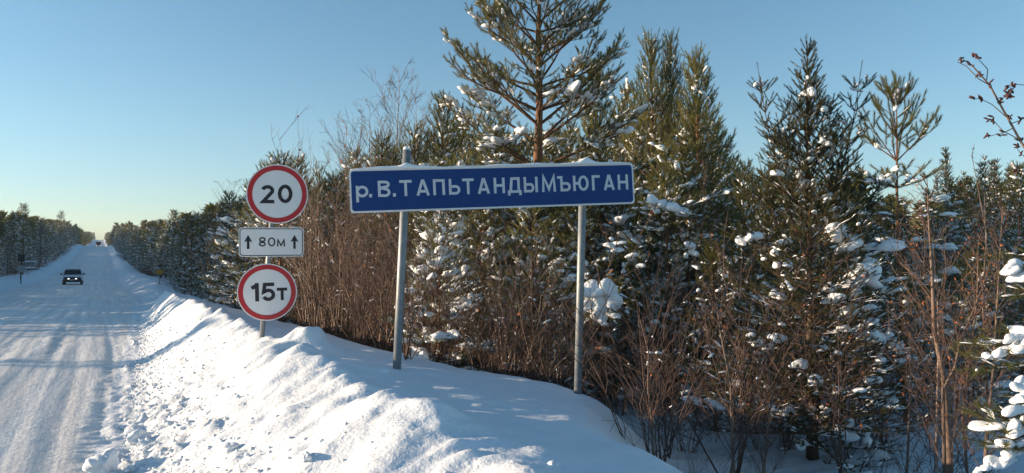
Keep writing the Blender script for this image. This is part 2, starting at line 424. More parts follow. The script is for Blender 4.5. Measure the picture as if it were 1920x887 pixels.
def pine(Hh, rng, r=.05, step=.38, Rmax=1.1, low=.12, snow=.3, sz=1, nl=5, lift=.45, dens=.75, shoot=.17, droop=0, top=62, bot=12, upswept=0, hollow=0, power=.8):
    P = Plant(); path, rad = trunk_path(Hh, r, rng); P.trunk.append((path, rad))
    z = Hh * low; k = 0
    while z < Hh - .12:
        t = z / Hh
        L = Rmax * (min(1, (1 - t) * 1.55) ** power) * (1 - .35 * max(0, .35 - t) / .35) + .12
        n = nl if t < .93 else 4
        az0 = rng.uniform(0, 6.28)
        for j in range(n):
            if rng.uniform() < hollow: continue
            az = az0 + j * 6.283 / n + rng.uniform(-.25, .25)
            el = R(bot + (top - bot) * (t ** 1.3) + upswept * 30 + rng.uniform(-8, 8))
            d = np.array([math.cos(az) * math.cos(el), math.sin(az) * math.cos(el), math.sin(el)])
            limb(P, on(path, z), d, L * rng.uniform(.75, 1.12), max(.006, rad[0] * .32 * (1 - t * .8)), rng, lift=lift, shoot=shoot, dens=dens, snow=snow * (1.25 - t), sz=sz, sag=droop * (1 - t))
        z += step * rng.uniform(.8, 1.15) * (1 - .3 * t); k += 1
    P.sh.append((*on(path, Hh - .3), 0, 0, 1, .45))
    return P
def spruce(Hh, rng, r=.05, step=.13, Rmax=.95, low=.04, snow=.2, sz=1, nb=5, dens=1, bot=-6, top=58, leaders=0, shoot=.1, gap=0, power=.85):
    P = Plant(); path, rad = trunk_path(Hh, r, rng, .006); P.trunk.append((path, rad))
    z = Hh * low
    while z < Hh - .06:
        t = z / Hh; L = (Rmax * min(1, (1 - t) * 1.12) ** power + .04)
        az0 = rng.uniform(0, 6.28)
        for j in range(nb if t < .9 else 4):
            if rng.uniform() < gap: continue
            az = az0 + j * 6.283 / nb + rng.uniform(-.35, .35)
            el = R(bot + (top - bot) * t ** 1.6 + rng.uniform(-9, 9))
            d = np.array([math.cos(az) * math.cos(el), math.sin(az) * math.cos(el), math.sin(el)])
            limb(P, on(path, z), d, L * rng.uniform(.6, 1.1), max(.004, rad[0] * .2 * (1 - t)), rng, lift=.28, steps=4, shoot=shoot, dens=dens, snow=snow * (1.1 - t), sz=sz, sag=.12 * (1 - t), first=.15, naked=.01)
        z += step * rng.uniform(.75, 1.2)
    P.sh.append((*on(path, Hh - .25), 0, 0, 1, .32))
    return P
def build(P, kind, needle, rng, bark, nmat, nblob=2, trunk_n=9, dust=(.5, .12), dw=.026):
    """arrays -> dict of meshes"""
    out = {}
    TV, TF = [], []
    for path, rad in P.trunk:
        v, f = tube(path, rad, trunk_n, True, .06)
        o = len(TV); TV += v; TF += [tuple(a + o for a in q) for q in f]
    if TV: out['trunk'] = mesh_py(kind + '_trunk', TV, TF, bark, True)
    if P.segs:
        V, F = frusta(P.segs, 4 if kind.startswith('hero') else 3); out['branches'] = mesh_np(kind + '_branches', V, F, m_limb, True)
    if P.sh:
        V, F = needles(P.sh, needle[0], needle[1], needle[2], needle[3] if len(needle) > 3 else .8, rng)
        out['needles'] = mesh_np(kind + '_needles', V, F, nmat)
    if P.bl:
        V, F = blobs(P.bl, nblob, rng, .27); top = max(q[2] for q in P.sh)
        V2, F2 = drape(P.sh, lambda z: dust[0] + (dust[1] - dust[0]) * np.clip(z / top, 0, 1), rng, dw, dw * .5)
        out['snow_load'] = mesh_np(kind + '_snow', np.concatenate([V, V2]), np.concatenate([F, F2 + len(V)]), m_tsnow, True)
    return out
def spawn(ms, kind, label, cat, x, y, sc=1., rz=None, group=None, z=None, tilt=0, dz=0, wide=1.):
    z = Hs(x, y) - .06 if z is None else z
    o = thing(kind, label, cat, (x, y, z + dz), rs.uniform(0, 6.28) if rz is None else rz, group, (sc * wide, sc * wide, sc))
    if tilt: o.rotation_euler[1] = tilt
    for k, me in ms.items():
        c = obj(k, me, o)
        if k in ('snow_load', 'needles', 'branches', 'twigs', 'fine_twigs', 'dry_leaves'): c['kind'] = 'stuff'
    return o
def shrub(Hh, rng, stems=10, spread=.5, r=.011, levels=3, up=.5, leafy=.0, straight=.17, bn=7):
    P = Plant()
    def grow(p, d, L, r, lv):
        n = 5 if lv == 0 else 3; pts = [np.array(p, float)]; d = unit(d)
        for i in range(n):
            d = unit(d + rng.normal(0, straight, 3) + UP * .12 * up)
            pts.append(pts[-1] + d * L / n)
            P.segs.append((pts[-2], pts[-1], r * (1 - .75 * i / n), r * (1 - .75 * (i + 1) / n)))
        if lv < levels - 1:
            m = bn if lv == 0 else max(3, bn - 3)
            for k in range(m):
                f = (.22 + .75 * (k + rng.uniform()) / m) * n; i = min(n - 1, int(f)); q = pts[i] + (pts[i + 1] - pts[i]) * (f - i)
                dd = unit(pts[i + 1] - pts[i]); sd = unit(np.cross(dd, rng.normal(0, 1, 3)))
                grow(q, dd * .85 + sd * .55 + UP * .15 * up, L * rng.uniform(.25, .45) * (1.25 - f / n * .5), r * .5, lv + 1)
        if leafy and rng.uniform() < leafy: P.leaf.append(pts[-1])
        if lv and rng.uniform() < .025: pad(P, pts[1], d, .022, rng)
    for s in range(stems):
        az = rng.uniform(0, 6.28); sp = spread * rng.uniform(.1, 1)
        grow((math.cos(az) * .12 * rng.uniform(), math.sin(az) * .12 * rng.uniform(), 0), (math.cos(az) * sp, math.sin(az) * sp, 1), Hh * rng.uniform(.6, 1.05), r * rng.uniform(.6, 1.2), 0)
    return P
def leaf_mesh(name, pts, rng, size=.03, n=2):
    V = []
    for p in pts:
        for k in range(n):
            a = unit(rng.normal(0, 1, 3)); b = unit(np.cross(a, rng.normal(0, 1, 3))); c = np.array(p) + rng.normal(0, size * .5, 3)
            s = size * rng.uniform(.6, 1.2)
            V += [c - a * s, c + b * s * .45, c + a * s * .9, c - b * s * .45]
    return mesh_np(name, V, np.arange(len(V)).reshape(-1, 4), m_leaf)
def build_twigs(P, kind, m, rng, n=3):
    V, F = frusta(P.segs, n); out = {'twigs': mesh_np(kind + '_twigs', V, F, m, True)}
    if P.leaf: out['dry_leaves'] = leaf_mesh(kind + '_leaves', P.leaf, rng)
    if P.bl:
        V, F = blobs(P.bl, 1, rng); out['snow_load'] = mesh_np(kind + '_snow', V, F, m_tsnow, True)
    return out
def birch(Hh, rng, r=.045, nb=34, fan=.42, bare=.3):
    P = Plant(); path, rad = trunk_path(Hh, r, rng, .03, 10); rad[-1] = .003; P.trunk.append((path, rad))
    for k in range(nb):
        t = bare + (1 - bare) * .97 * (k + rng.uniform()) / nb; az = rng.uniform(0, 6.28); L = Hh * fan * (1.1 - t) * min(1, .35 + t * 1.3) * rng.uniform(.5, 1) + .15
        d = np.array([math.cos(az) * .75, math.sin(az) * .75, 1.]); p = on(path, t * Hh); pts = [p]; d = unit(d)
        for i in range(5):
            d = unit(d + rng.normal(0, .07, 3) + UP * .06); pts.append(pts[-1] + d * L / 5)
            P.segs.append((pts[-2], pts[-1], .010 * (1 - t * .5) * (1 - i * .17), .010 * (1 - t * .5) * (1 - (i + 1) * .17)))
        for j in range(int(5 + L * 5)):
            f = rng.uniform(.8, 4.99); i = int(f); q = pts[i] + (pts[i + 1] - pts[i]) * (f - i)
            dd = unit(pts[i + 1] - pts[i]); e = q + unit(dd + rng.normal(0, .4, 3)) * L * rng.uniform(.12, .3)
            P.segs.append((q, e, .0042, .0026))
            for u in range(2):
                f2 = rng.uniform(.3, 1); q2 = q + (e - q) * f2
                P.segs.append((q2, q2 + unit(e - q + rng.normal(0, .35, 3) * np.linalg.norm(e - q)) * L * .16, .003, .002))
    return P

# prototypes (mesh data shared by all their copies)
def G(seed): return np.random.RandomState(seed)
PINE = []
for k in range(5):
    g = G(20 + k)
    P = pine(5.0, g, r=.055, step=.34, Rmax=[1.15, .95, 1.3, 1.0, 1.2][k], low=.08, snow=[.7, .5, .9, .45, .8][k], sz=1.25, dens=.7, shoot=.15, bot=[10, 18, 2, 25, 8][k], lift=.4, hollow=.12, power=[.8, .7, .9, .6, .8][k])
    PINE.append(build(P, 'pine', (20, .013, .042), g, m_bark, m_pine, 1, 7, (.7, .12), .03))
g = G(29); P = pine(3.0, g, r=.04, step=.30, Rmax=1.05, low=.1, snow=.75, sz=2.1, dens=.9, shoot=.15, bot=-6, top=60, lift=.3, hollow=.05, power=.8, droop=.15)
HEAVY = build(P, 'snowy_pine', (26, .010, .04), g, m_bark, m_pine, 2, 8, (.9, .5), .028)
SPR = []
for k in range(3):
    g = G(40 + k)
    P = spruce(6.0, g, r=.07, step=.27, Rmax=[.95, .8, 1.1][k], snow=.16, sz=1.0, dens=.7, shoot=.11, bot=[-12, -5, -15][k])
    SPR.append(build(P, 'spruce', (12, .016, .032), g, m_barkd, m_spruce, 1, 7, (.55, .08), .03))
SHR = []
for k in range(6):
    g = G(60 + k)
    P = shrub([2.4, 2.0, 2.8, 1.6, 2.6, 1.3][k], g, stems=[9, 12, 7, 12, 6, 9][k], spread=[.4, .5, .3, .7, .28, .8][k], r=[.010, .009, .013, .007, .014, .006][k], leafy=[.03, 0, .04, 0, .05, 0][k])
    SHR.append(build_twigs(P, 'shrub', m_twig if k in (0, 1, 3) else m_twig2, g))
BIR = []
for k in range(3):
    g = G(80 + k)
    P = birch(7.0, g, r=.05, nb=[42, 34, 38][k], fan=[.56, .46, .6][k], bare=.12)
    ms = {}; v, f = tube(P.trunk[0][0], P.trunk[0][1], 8, True, .05); ms['trunk'] = mesh_py('birch_trunk', v, f, m_birch, True)
    V, F = frusta(P.segs, 3); ms['twigs'] = mesh_np('birch_twigs', V, F, m_twig2, True)
    BIR.append(ms)

# ------------------------------------------------------------------ one of a kind trees
def px_spawn(ms, kind, label, cat, px, d, toppy=None, H0=None, **kw):
    x, y = xy_at(px, d); z = Hs(x, y) - .06
    sc = kw.pop('sc', 1.)
    if toppy is not None: sc = (z_of(toppy, d) - z) / H0
    return spawn(ms, kind, label, cat, x, y, sc, z=z, **kw)

# the tall open pine behind the blue sign
g = G(5); P = Plant()
HP = 8.4
path = np.array([[0, 0, 0], [.02, .01, 1.2], [-.03, 0, 2.4], [.0, .02, 3.6], [.04, .0, 4.8], [.03, .03, 6.0], [.08, .0, 7.2], [.1, .02, HP]]); rad = [.12, .10, .09, .076, .06, .043, .026, .008]
P.trunk.append((path, rad))
def D(azim, el):     # azimuth measured from the picture's right, away from the camera positive
    a = R(azim); e = R(el); h = cr * math.cos(a) + np.array([math.sin(YAW), math.cos(YAW), 0]) * math.sin(a)
    return h * math.cos(e) + UP * math.sin(e)
for z, lst in [(1.0, [(170, 5, 1.6), (40, 0, 1.5), (-60, 5, 1.3), (110, 0, 1.2)]),
               (1.75, [(185, 12, 1.9), (10, 8, 1.9), (-80, 10, 1.4), (80, 8, 1.4), (140, 15, 1.5)]),
               (2.45, [(178, 30, 2.1), (-10, 28, 1.7), (-110, 20, 1.5), (60, 20, 1.4), (215, 12, 1.7)]),
               (3.1, [(160, 22, 2.2), (20, 20, 2.1), (130, 40, 1.8), (-10, 45, 1.9), (-75, 25, 1.3), (100, 20, 1.2), (-30, 10, 1.8)]),
               (3.7, [(195, 28, 1.8), (-15, 25, 1.9), (80, 30, 1.3), (240, 20, 1.5)]),
               (4.45, [(172, 42, 2.3), (8, 38, 2.0), (-95, 30, 1.2), (95, 35, 1.2), (205, 35, 1.6)]),
               (4.15, [(150, 35, 1.9), (-35, 30, 1.7), (30, 50, 1.9)]),
               (4.95, [(150, 30, 1.3), (-20, 30, 1.4), (250, 30, .9)]),
               (4.7, [(186, 22, 1.7), (-8, 18, 1.5), (60, 20, 1.2), (-60, 20, 1.1)]), (5.1, [(165, 25, 1.5), (22, 22, 1.6), (-120, 25, 1.0)]), (5.65, [(190, 22, 1.35), (-18, 25, 1.3), (80, 20, 1.)]),
               (6.05, [(160, 28, 1.1), (8, 25, 1.15), (-70, 25, .9)]), (6.7, [(175, 30, 1.0), (5, 28, .9)]),
               (5.2, [(200, 50, 1.5), (20, 50, 1.4)]),
               (5.8, [(150, 45, 1.2), (30, 45, 1.2), (-40, 40, 1.1), (215, 45, 1.1)]),
               (5.45, [(180, 45, 1.75), (-5, 42, 1.7), (70, 40, 1.1), (-70, 45, 1.0), (120, 40, 1.1)]),
               (6.2, [(168, 45, 1.5), (12, 48, 1.4), (-80, 45, 1.0), (100, 45, 1.0)]),
               (6.55, [(150, 45, 1.1), (-30, 45, 1.1), (60, 50, .8)]),
               (6.9, [(185, 48, 1.2), (-10, 50, 1.1), (90, 50, .8), (-100, 50, .8)]),
               (7.5, [(180, 50, .8), (0, 52, .8), (90, 50, .6), (-90, 50, .6)]), (8.0, [(180, 55, .4), (0, 55, .4), (90, 55, .4)])]:
    for az, el, L in lst:
        hi = z > 4.2
        limb(P, on(path, z), D(az + g.uniform(-6, 6), el), L * g.uniform(.92, 1.08), .032 * (1 - z / HP) + .012, g, lift=.55 if hi else .2, steps=8, shoot=.15,
             dens=.92 if hi else 1.05, snow=.2 if hi else .8, sz=1.2 if hi else 1.5, first=.3 if hi else .3, naked=.05, sag=0 if hi else .12)
for k in range(26):   # small shoots on the stem itself
    z = g.uniform(3.6, 8.1); q = on(path, z); d = D(g.uniform(0, 360), g.uniform(20, 60)); P.sh.append((*(q + d * .08), *d, .22)); P.segs.append((q, q + d * .2, .006, .003))
ms = build(P, 'hero_pine', (36, .0085, .038, .9), g, m_bark, m_pine, 2, 12, (.75, .08), .022)
x, y = xy_at(1008, 12.6)
spawn(ms, 'pine_tree', 'tall open pine with orange trunk rising behind the blue river sign', 'pine tree', x, y, 1., rz=0)

# dense upswept pines right of it
for i, (px, d, top, seed, wide, lab) in enumerate([
        (1222, 14.5, 58, 101, .66, 'tallest of the dense bushy pines standing right of the tall open pine'),
        (1262, 15.5, 68, 102, .55, 'slim pine top just right of the tallest bushy pine'),
        (1310, 14.0, 92, 103, .80, 'broad dense pine with upswept right side above the river sign end'),
        (1120, 15.5, 120, 104, .7, 'dark pine spire directly right of the tall open pine crown')]):
    g = G(seed); P = pine(6.4, g, r=.07, step=.3, Rmax=1.1, low=.1, snow=.4, sz=.9, nl=6, lift=.75, dens=.85, shoot=.19, bot=5, top=74, hollow=.12, power=.72)
    px_spawn(build(P, 'big_pine', (24, .011, .042), g, m_bark, m_pine if i != 1 else m_pined, 1, 9, (.65, .04), .022), 'pine_tree', lab, 'pine tree', px, d, top, 6.5, wide=wide / .85)

# near spruce with heavy snow
g = G(9); P = spruce(4.7, g, r=.06, step=.11, nb=6, Rmax=1.6, low=.07, snow=.10, sz=1.2, dens=1.0, shoot=.09, bot=2, top=68, gap=.08, power=1.2)
path = P.trunk[0][0]
for (zb, az, L, lean) in [(2.2, 180, 2.2, 65), (2.2, 3, 2.25, 62), (1.9, 150, 1.5, 55), (2.5, 195, 1.3, 60), (2.2, -40, 1.5, 60), (1.5, 182, 1.7, 50), (2.6, 20, 1.2, 56), (1.6, 0, 1.7, 45), (2.9, 170, 1.1, 72), (3.0, -10, 1.0, 72)]:
    d = D(az, lean); pts = [on(path, zb)]
    for i in range(10):
        d = unit(d + UP * .12); pts.append(pts[-1] + d * L / 10)
    for i in range(10):
        P.segs.append((pts[i], pts[i + 1], .014 * (1 - i * .08), .014 * (1 - (i + 1) * .08))); P.sh.append((*pts[i], *(pts[i + 1] - pts[i]), L / 10))
        if i > 2:
            for j in range(4):
                q = pts[i]; aa = g.uniform(0, 6.28); s = np.array([math.cos(aa), math.sin(aa), .7])
                limb(P, q, s, .30 * (1.05 - i / 11) + .09, .004, g, lift=.35, steps=2, shoot=.07, dens=.8, snow=.03, first=.2, naked=.01)
    P.sh.append((*pts[-1], *d, .12))
P.bl = P.bl[:]
def pads(P, cen, d, k, g, sz, jit):   # a heap of merged snow pads
    for i in range(k):
        P.bl.append((*(np.array(cen) + g.normal(0, 1, 3) * jit), *(unit(d) + g.normal(0, .25, 3) * [1, 1, .4]), sz * g.uniform(.6, 1.), sz * g.uniform(.45, .8), sz * g.uniform(.45, .8)))
SX, SY = xy_at(1518, 8.3); SZ = Hs(SX, SY) - .06
def loc_of(px, py, d): return at(px, py, d) - np.array([SX, SY, SZ])
for (px, py, dd, k, sz) in [(1608, 520, -.25, 4, .17), (1590, 470, -.1, 3, .13), (1640, 470, 0, 3, .12), (1480, 545, -.5, 2, .07), (1466, 500, -.5, 2, .08), (1450, 550, -.55, 3, .07),
                            (1415, 640, -.5, 3, .085), (1440, 650, -.5, 2, .07), (1625, 620, -.4, 4, .10), (1655, 640, -.3, 3, .09), (1690, 655, -.2, 3, .08), (1580, 605, -.6, 2, .07), (1555, 662, -.7, 1, .075), (1522, 683, -.75, 1, .085),
                            (1522, 712, -.75, 1, .085), (1614, 708, -.7, 1, .10), (1580, 775, -.7, 1, .07), (1588, 800, -.7, 3, .10), (1612, 812, -.65, 2, .10), (1640, 842, -.5, 3, .10), (1545, 788, -.7, 1, .07), (1650, 680, -.3, 2, .08),
                            (1507, 325, -.15, 1, .07), (1458, 327, -.3, 1, .065), (1523, 170, -.1, 2, .07), (1535, 200, -.1, 1, .05), (1545, 265, -.2, 3, .06), (1455, 265, 0, 1, .05), (1400, 440, -.3, 2, .08), (1380, 445, -.2, 1, .07), (1570, 440, -.2, 3, .12), (1488, 590, -.5, 1, .05), (1460, 612, -.5, 1, .05), (1640, 750, -.4, 2, .09), (1600, 580, -.3, 3, .1), (1560, 540, -.4, 2, .07), (1505, 830, -.6, 2, .08), (1470, 780, -.5, 2, .09)]:
    c = loc_of(px, py, 8.3 + dd)
    pads(P, c, cr, k, g, sz, sz * .45)
    for q in range(3): 
        b0 = on(path, max(.2, min(4.4, c[2] - .25))); P.segs.append((b0, c, .006, .003)) if q == 0 else None
        limb(P, b0 + (c - b0) * (.55 + .15 * q), unit(c - b0), np.linalg.norm(c - b0) * .35 + .05, .005, g, lift=0, steps=3, shoot=.08, dens=.8, snow=0, first=.1, naked=.01)
ms = build(P, 'hero_spruce', (30, .0075, .018, 1.0), g, m_barkd, m_spruce, 2, 10, (.3, .05), .014)
spawn(ms, 'spruce_tree', 'near dark spruce with several upright tops and heavy snow pads on its right', 'spruce tree', SX, SY, 1., rz=0, z=SZ)

# small pine with candelabra top
g = G(12); P = Plant(); hp = 5.0; path, rad = trunk_path(hp, .05, g, .01); P.trunk.append((path, rad))
for z, n, L, el, lf, sn in [(4.55, 5, .32, 66, .7, .03), (4.1, 5, .6, 58, .9, .05), (3.75, 6, .72, 50, .9, .1), (3.35, 5, .55, 15, .2, .7), (2.9, 5, .75, 8, .1, .9), (2.4, 5, .8, 2, .1, .9), (1.9, 4, .8, -5, .1, .9), (1.3, 4, .7, -8, .1, .9)]:
    a0 = g.uniform(0, 360)
    for j in range(n): limb(P, on(path, z), D(a0 + j * 360 / n, el + g.uniform(-6, 6)), L * g.uniform(.8, 1.1), .012, g, lift=lf, steps=5, shoot=.17, dens=.7, snow=sn, sz=1.5, naked=.04)
P.sh += [(*on(path, hp - .42), 0, 0, 1, .5)]
px_spawn(build(P, 'hero_pine_b', (42, .009, .042, .8), g, m_bark, m_pine, 2, 9, (.7, .05), .02), 'pine_tree', 'small pine with candelabra top standing alone right of the near spruce', 'pine tree', 1683, 11.0, 140, 5.05, rz=0)

# the two small pines behind the round signs, the one at the left end of the board
for px, d, top, k, wd, lab in [(497, 16, 305, 0, 1.1, 'pine top just left of the tallest pine behind the 20 sign'), (556, 16, 302, 4, 1.0, 'pine top just right of the tallest pine behind the 20 sign'), (470, 19, 345, 2, 1.1, 'pine left of the 20 sign'), (432, 22, 366, 1, 1.1, 'rounded pine at the left end of the near thicket'), (628, 16, 325, 0, 1.0, 'pine directly left of the blue sign corner'), (665, 17, 290, 4, .9, 'pine whose top shows at the left corner of the blue sign'), (715, 18, 262, 1, .9, 'pine top between the corner and left post of blue sign'), (528, 15, 288, 0, 1.2, 'bushy pine with bristling top behind the speed limit sign'), (598, 15.5, 312, 3, .5, 'thin young pine with candle top between round sign and blue sign'),
                               (832, 17, 190, 1, .8, 'dark bushy pine left of the tall open pine'), (560, 17, 330, 2, .9, 'low broad pine behind the distance plate'), (868, 19, 215, 3, .8, 'narrow pine just left of the tall pine limbs'),
                               (775, 17, 240, 3, .8, 'reddish pine top above the left post of blue sign'), (1395, 10.5, 330, 3, .6, 'thin pine sapling squeezed left of the near spruce'),]:
    px_spawn(PINE[k], 'pine_tree', lab, 'pine tree', px, d, top, 5.05, wide=wd)
for px, d, top, wd, rz, lab in [(905, 11.8, 405, .95, 1.0, 'low snow laden pine seen under the middle of blue sign'), (822, 10.2, 425, .85, 0., 'small snow laden pine just right of the left sign post'), (1165, 12, 395, .9, 2.2, 'low snowy pine behind the right sign post'),
                                (880, 13.5, 300, .9, 3.4, 'snow laden pine whose top shows above the blue sign middle'), (450, 21, 400, 1.0, .6, 'snow laden pine left of the 80 m plate'), 
                                (1035, 11.2, 440, .8, 4.1, 'small snow laden pine just left of the right sign post'), (1245, 11.8, 470, .8, 2.9, 'small snowy pine half hidden in shrubs right of the blue sign'), (1800, 9.5, 560, .8, .2, 'small snowy pine behind the stout alder sapling')]:
    px_spawn(HEAVY, 'pine_tree', lab, 'pine tree', px, d, top, 3.05, wide=wd, rz=rz)

# heavy snow bough right of the right sign post
g = G(31); P = Plant(); c0 = at(1085, 470, 9.4); 
bx, by = xy_at(1130, 10.6); bz = Hs(bx, by); base = np.array([bx, by, bz])
P.trunk.append((np.array([[0, 0, 0], [.0, .02, .8], [.03, .0, 1.6], [.03, .02, 2.3]]), [.035, .03, .02, .006]))
for (px, py, d) in [(1118, 560, 9.2), (1142, 565, 9.2), (1125, 590, 9.15), (1105, 585, 9.3), (1150, 575, 9.3), (1080, 520, 9.8), (1160, 480, 10.), (1060, 500, 10), (1180, 500, 10.4), (1200, 470, 10.8)]:
    e = at(px, py, d) - base; b = np.array([.02, 0, max(.4, e[2] + .35)]); mid = (b + e) / 2 + UP * .1
    for q0, q1 in ((b, mid), (mid, e)): P.segs.append((q0, q1, .009, .006))
    limb(P, mid, e - mid, np.linalg.norm(e - mid), .006, g, lift=-.5, steps=4, shoot=.12, dens=1, snow=.3, sz=1.2, naked=.01)
for (px, py, a) in [(1112, 548, .10), (1140, 548, .10), (1122, 575, .10), (1125, 598, .065), (1150, 572, .085), (1104, 575, .06), (1130, 606, .035), (1100, 552, .07)]:
    P.bl.append((*(at(px, py, 9.05) - base), 1, .0, -.6 if py > 590 else -.2, a * 1.25, a, a * 1.15))
for (px, py, a) in [(1075, 518, .09), (1050, 508, .07), (1160, 470, .09), (1185, 480, .08), (1145, 462, .07), (1200, 500, .06)]: P.bl.append((*(at(px, py, 9.9) - base), *cr, a, a * .5, a * .45))
ms = build(P, 'hero_bough', (30, .008, .04, .9), g, m_bark, m_pine, 3, 9, (.5, .5))
o = spawn(ms, 'pine_tree', 'small pine bowed under a big white snow clump right of the sign post', 'pine tree', bx, by, 1., rz=0, z=bz)
g = G(33); P = Plant()
bx, by = xy_at(1290, 11.5); bz = Hs(bx, by); base = np.array([bx, by, bz]); P.trunk.append((np.array([[0, 0, 0], [.05, .02, 1.4], [0, 0, 2.8], [.03, .02, 3.2]]), [.04, .03, .02, .006]))
for (px, py, d) in [(1215, 378, 10.6), (1275, 395, 10.6), (1240, 385, 10.6), (1300, 470, 10.8), (1330, 445, 10.9), (1380, 360, 11.2), (1200, 420, 10.9), (1250, 610, 10.8), (1235, 590, 11)]:
    e = at(px, py, d) - base; b = np.array([.0, 0, min(3.0, max(.4, e[2] - .1))])
    limb(P, b, e - b, np.linalg.norm(e - b), .012, g, lift=0, steps=6, shoot=.14, dens=.9, snow=.6, sz=1.3, naked=.01)
for (px, py, a) in [(1222, 378, .10), (1240, 383, .09), (1262, 390, .10), (1280, 400, .10), (1230, 395, .06), (1292, 462, .07), (1300, 475, .07), (1285, 480, .05), (1215, 620, .06), (1228, 605, .07), (1245, 612, .05), (1250, 590, .05)]:
    P.bl.append((*(at(px, py, 10.5) - base), 1, -.2, -.25, a, a * .7, a * .75))
o = spawn(build(P, 'hero_bough_b', (28, .008, .04, .9), g, m_bark, m_pine, 2, 9, (.6, .5)), 'pine_tree', 'small pine with snow capped boughs just beyond the right end of blue sign', 'pine tree', bx, by, 1., rz=0, z=bz)

# snow laden pine reaching in at the right edge
g = G(35); P = Plant(); bx, by = xy_at(2120, 5.2); bz = Hs(bx, by); base = np.array([bx, by, bz])
P.trunk.append((np.array([[0, 0, 0], [.02, 0, 1.], [0, .02, 2.], [.02, 0, 2.8]]), [.06, .05, .035, .01]))
for (px, py, d) in [(1888, 500, 5.0), (1870, 655, 4.9), (1855, 690, 5.0), (1838, 868, 4.7), (1900, 800, 4.6), (1885, 850, 4.7), (1925, 560, 5.2), (1940, 740, 4.8)]:
    e = at(px, py, d) - base; b = np.array([.0, 0, max(.3, min(2.3, e[2] + .1))])
    limb(P, b, e - b, np.linalg.norm(e - b), .012, g, lift=.0, steps=8, shoot=.12, dens=.9, snow=.3, sz=1.0, naked=.01)
for (px, py, d, a) in [(1905, 500, 4.9, .055), (1925, 512, 4.9, .07), (1908, 632, 4.85, .05), (1930, 640, 4.85, .07), (1880, 660, 4.85, .05), (1862, 668, 4.85, .035), (1905, 770, 4.6, .05), (1912, 795, 4.6, .045), (1918, 745, 4.6, .05), (1885, 868, 4.6, .05), (1862, 872, 4.6, .045), (1912, 835, 4.6, .04), (1908, 815, 4.6, .04), (1925, 720, 4.7, .06), (1900, 850, 4.6, .05), (1840, 880, 4.6, .035)]:
    tr = np.array([0, 0, at(px, py, d)[2] - base[2] + .25]); dd_ = unit(at(px, py, d) - base - tr)
    for q_ in (-1.1, 0, 1.0): P.bl.append((*(at(px, py, d) - base + dd_ * a * q_ + g.normal(0, .12, 3) * a), *dd_, a * g.uniform(.9, 1.3), a * g.uniform(.5, .75), a * g.uniform(.45, .7)))
o = spawn(build(P, 'hero_edge', (34, .0045, .04, .8), g, m_bark, m_pine, 3, 9, (.4, .4), .014), 'pine_tree', 'near pine whose snow capped boughs reach in at the right edge', 'pine tree', bx, by, 1., rz=0, z=bz)

# alder at the right edge: traced main branch with catkins
g = G(37); P = Plant(); bx, by = xy_at(2080, 4.4); bz = Hs(bx, by); base = np.array([bx, by, bz])
def trace(pts, r0, r1, twig=True):
    Q = [at(*p) - base for p in pts]; n = len(Q) - 1
    for i in range(n): P.segs.append((Q[i], Q[i + 1], r0 + (r1 - r0) * i / n, r0 + (r1 - r0) * (i + 1) / n))
    return Q
root = at(2080, 860, 4.4) - base
P.trunk.append((np.array([[0, 0, 0], root * .5 + UP * .3, at(2040, 600, 4.4) - base, at(1995, 460, 4.35) - base, at(1962, 360, 4.3) - base]), [.03, .025, .02, .014, .010]))
A = trace([(1962, 360, 4.3), (1935, 300, 4.3), (1912, 262, 4.3), (1890, 222, 4.3), (1872, 190, 4.3), (1856, 160, 4.3), (1838, 140, 4.3), (1822, 122, 4.3), (1806, 112, 4.3)], .008, .003)
trace([(1856, 160, 4.3), (1835, 148, 4.25), (1812, 124, 4.25), (1795, 116, 4.25)], .003, .0018)
subs = [[(1890, 222, 4.3), (1860, 196, 4.3), (1840, 186, 4.3), (1822, 184, 4.3)], [(1912, 262, 4.3), (1880, 245, 4.3), (1862, 225, 4.3), (1852, 222, 4.3)], [(1900, 240, 4.3), (1880, 250, 4.3), (1850, 256, 4.3)],
        [(1935, 300, 4.3), (1915, 290, 4.3), (1905, 275, 4.2)], [(1950, 190, 4.1), (1925, 160, 4.1), (1905, 158, 4.1), (1888, 166, 4.1)], [(1905, 158, 4.1), (1895, 175, 4.1), (1890, 180, 4.1)],
        [(1960, 320, 4.3), (1930, 325, 4.3), (1905, 320, 4.3)], [(1850, 150, 4.3), (1852, 130, 4.3), (1832, 108, 4.3), (1826, 104, 4.3)], [(1872, 190, 4.3), (1885, 180, 4.3), (1893, 170, 4.3)], [(1895, 232, 4.3), (1915, 225, 4.3), (1930, 210, 4.3)]]
cat = []
for s in subs:
    Q = trace(s, .003, .0014)
    for k in range(3): cat.append((Q[-1] + g.normal(0, .006, 3), unit(Q[-1] - Q[-2]) + g.normal(0, .4, 3)))
    for k in range(3): cat.append((Q[-2] + g.normal(0, .01, 3), g.normal(0, 1, 3)))
for q in A[2:]:
    for k in range(3): cat.append((q + g.normal(0, .008, 3), g.normal(0, 1, 3)))
ms = {}
v, f = tube(P.trunk[0][0], P.trunk[0][1], 8); ms['trunk'] = mesh_py('alder_trunk', v, f, m_twig2, True)
V, F = frusta(P.segs, 5); ms['branches'] = mesh_np('alder_branches', V, F, m_twig2, True)
V, F = blobs([(*p, *d, .019, .0072, .0072) for p, d in cat], 1, g); mc = mat('catkin', (.075, .032, .028), .8); ms['catkins'] = mesh_np('alder_catkins', V, F, mc, True)
o = spawn(ms, 'alder_tree', 'bare alder branch with dark catkins reaching in against sky at top right', 'alder tree', bx, by, 1., rz=0, z=bz)
for c in o.children:
    if c.name.startswith('catkins'): c['kind'] = 'stuff'

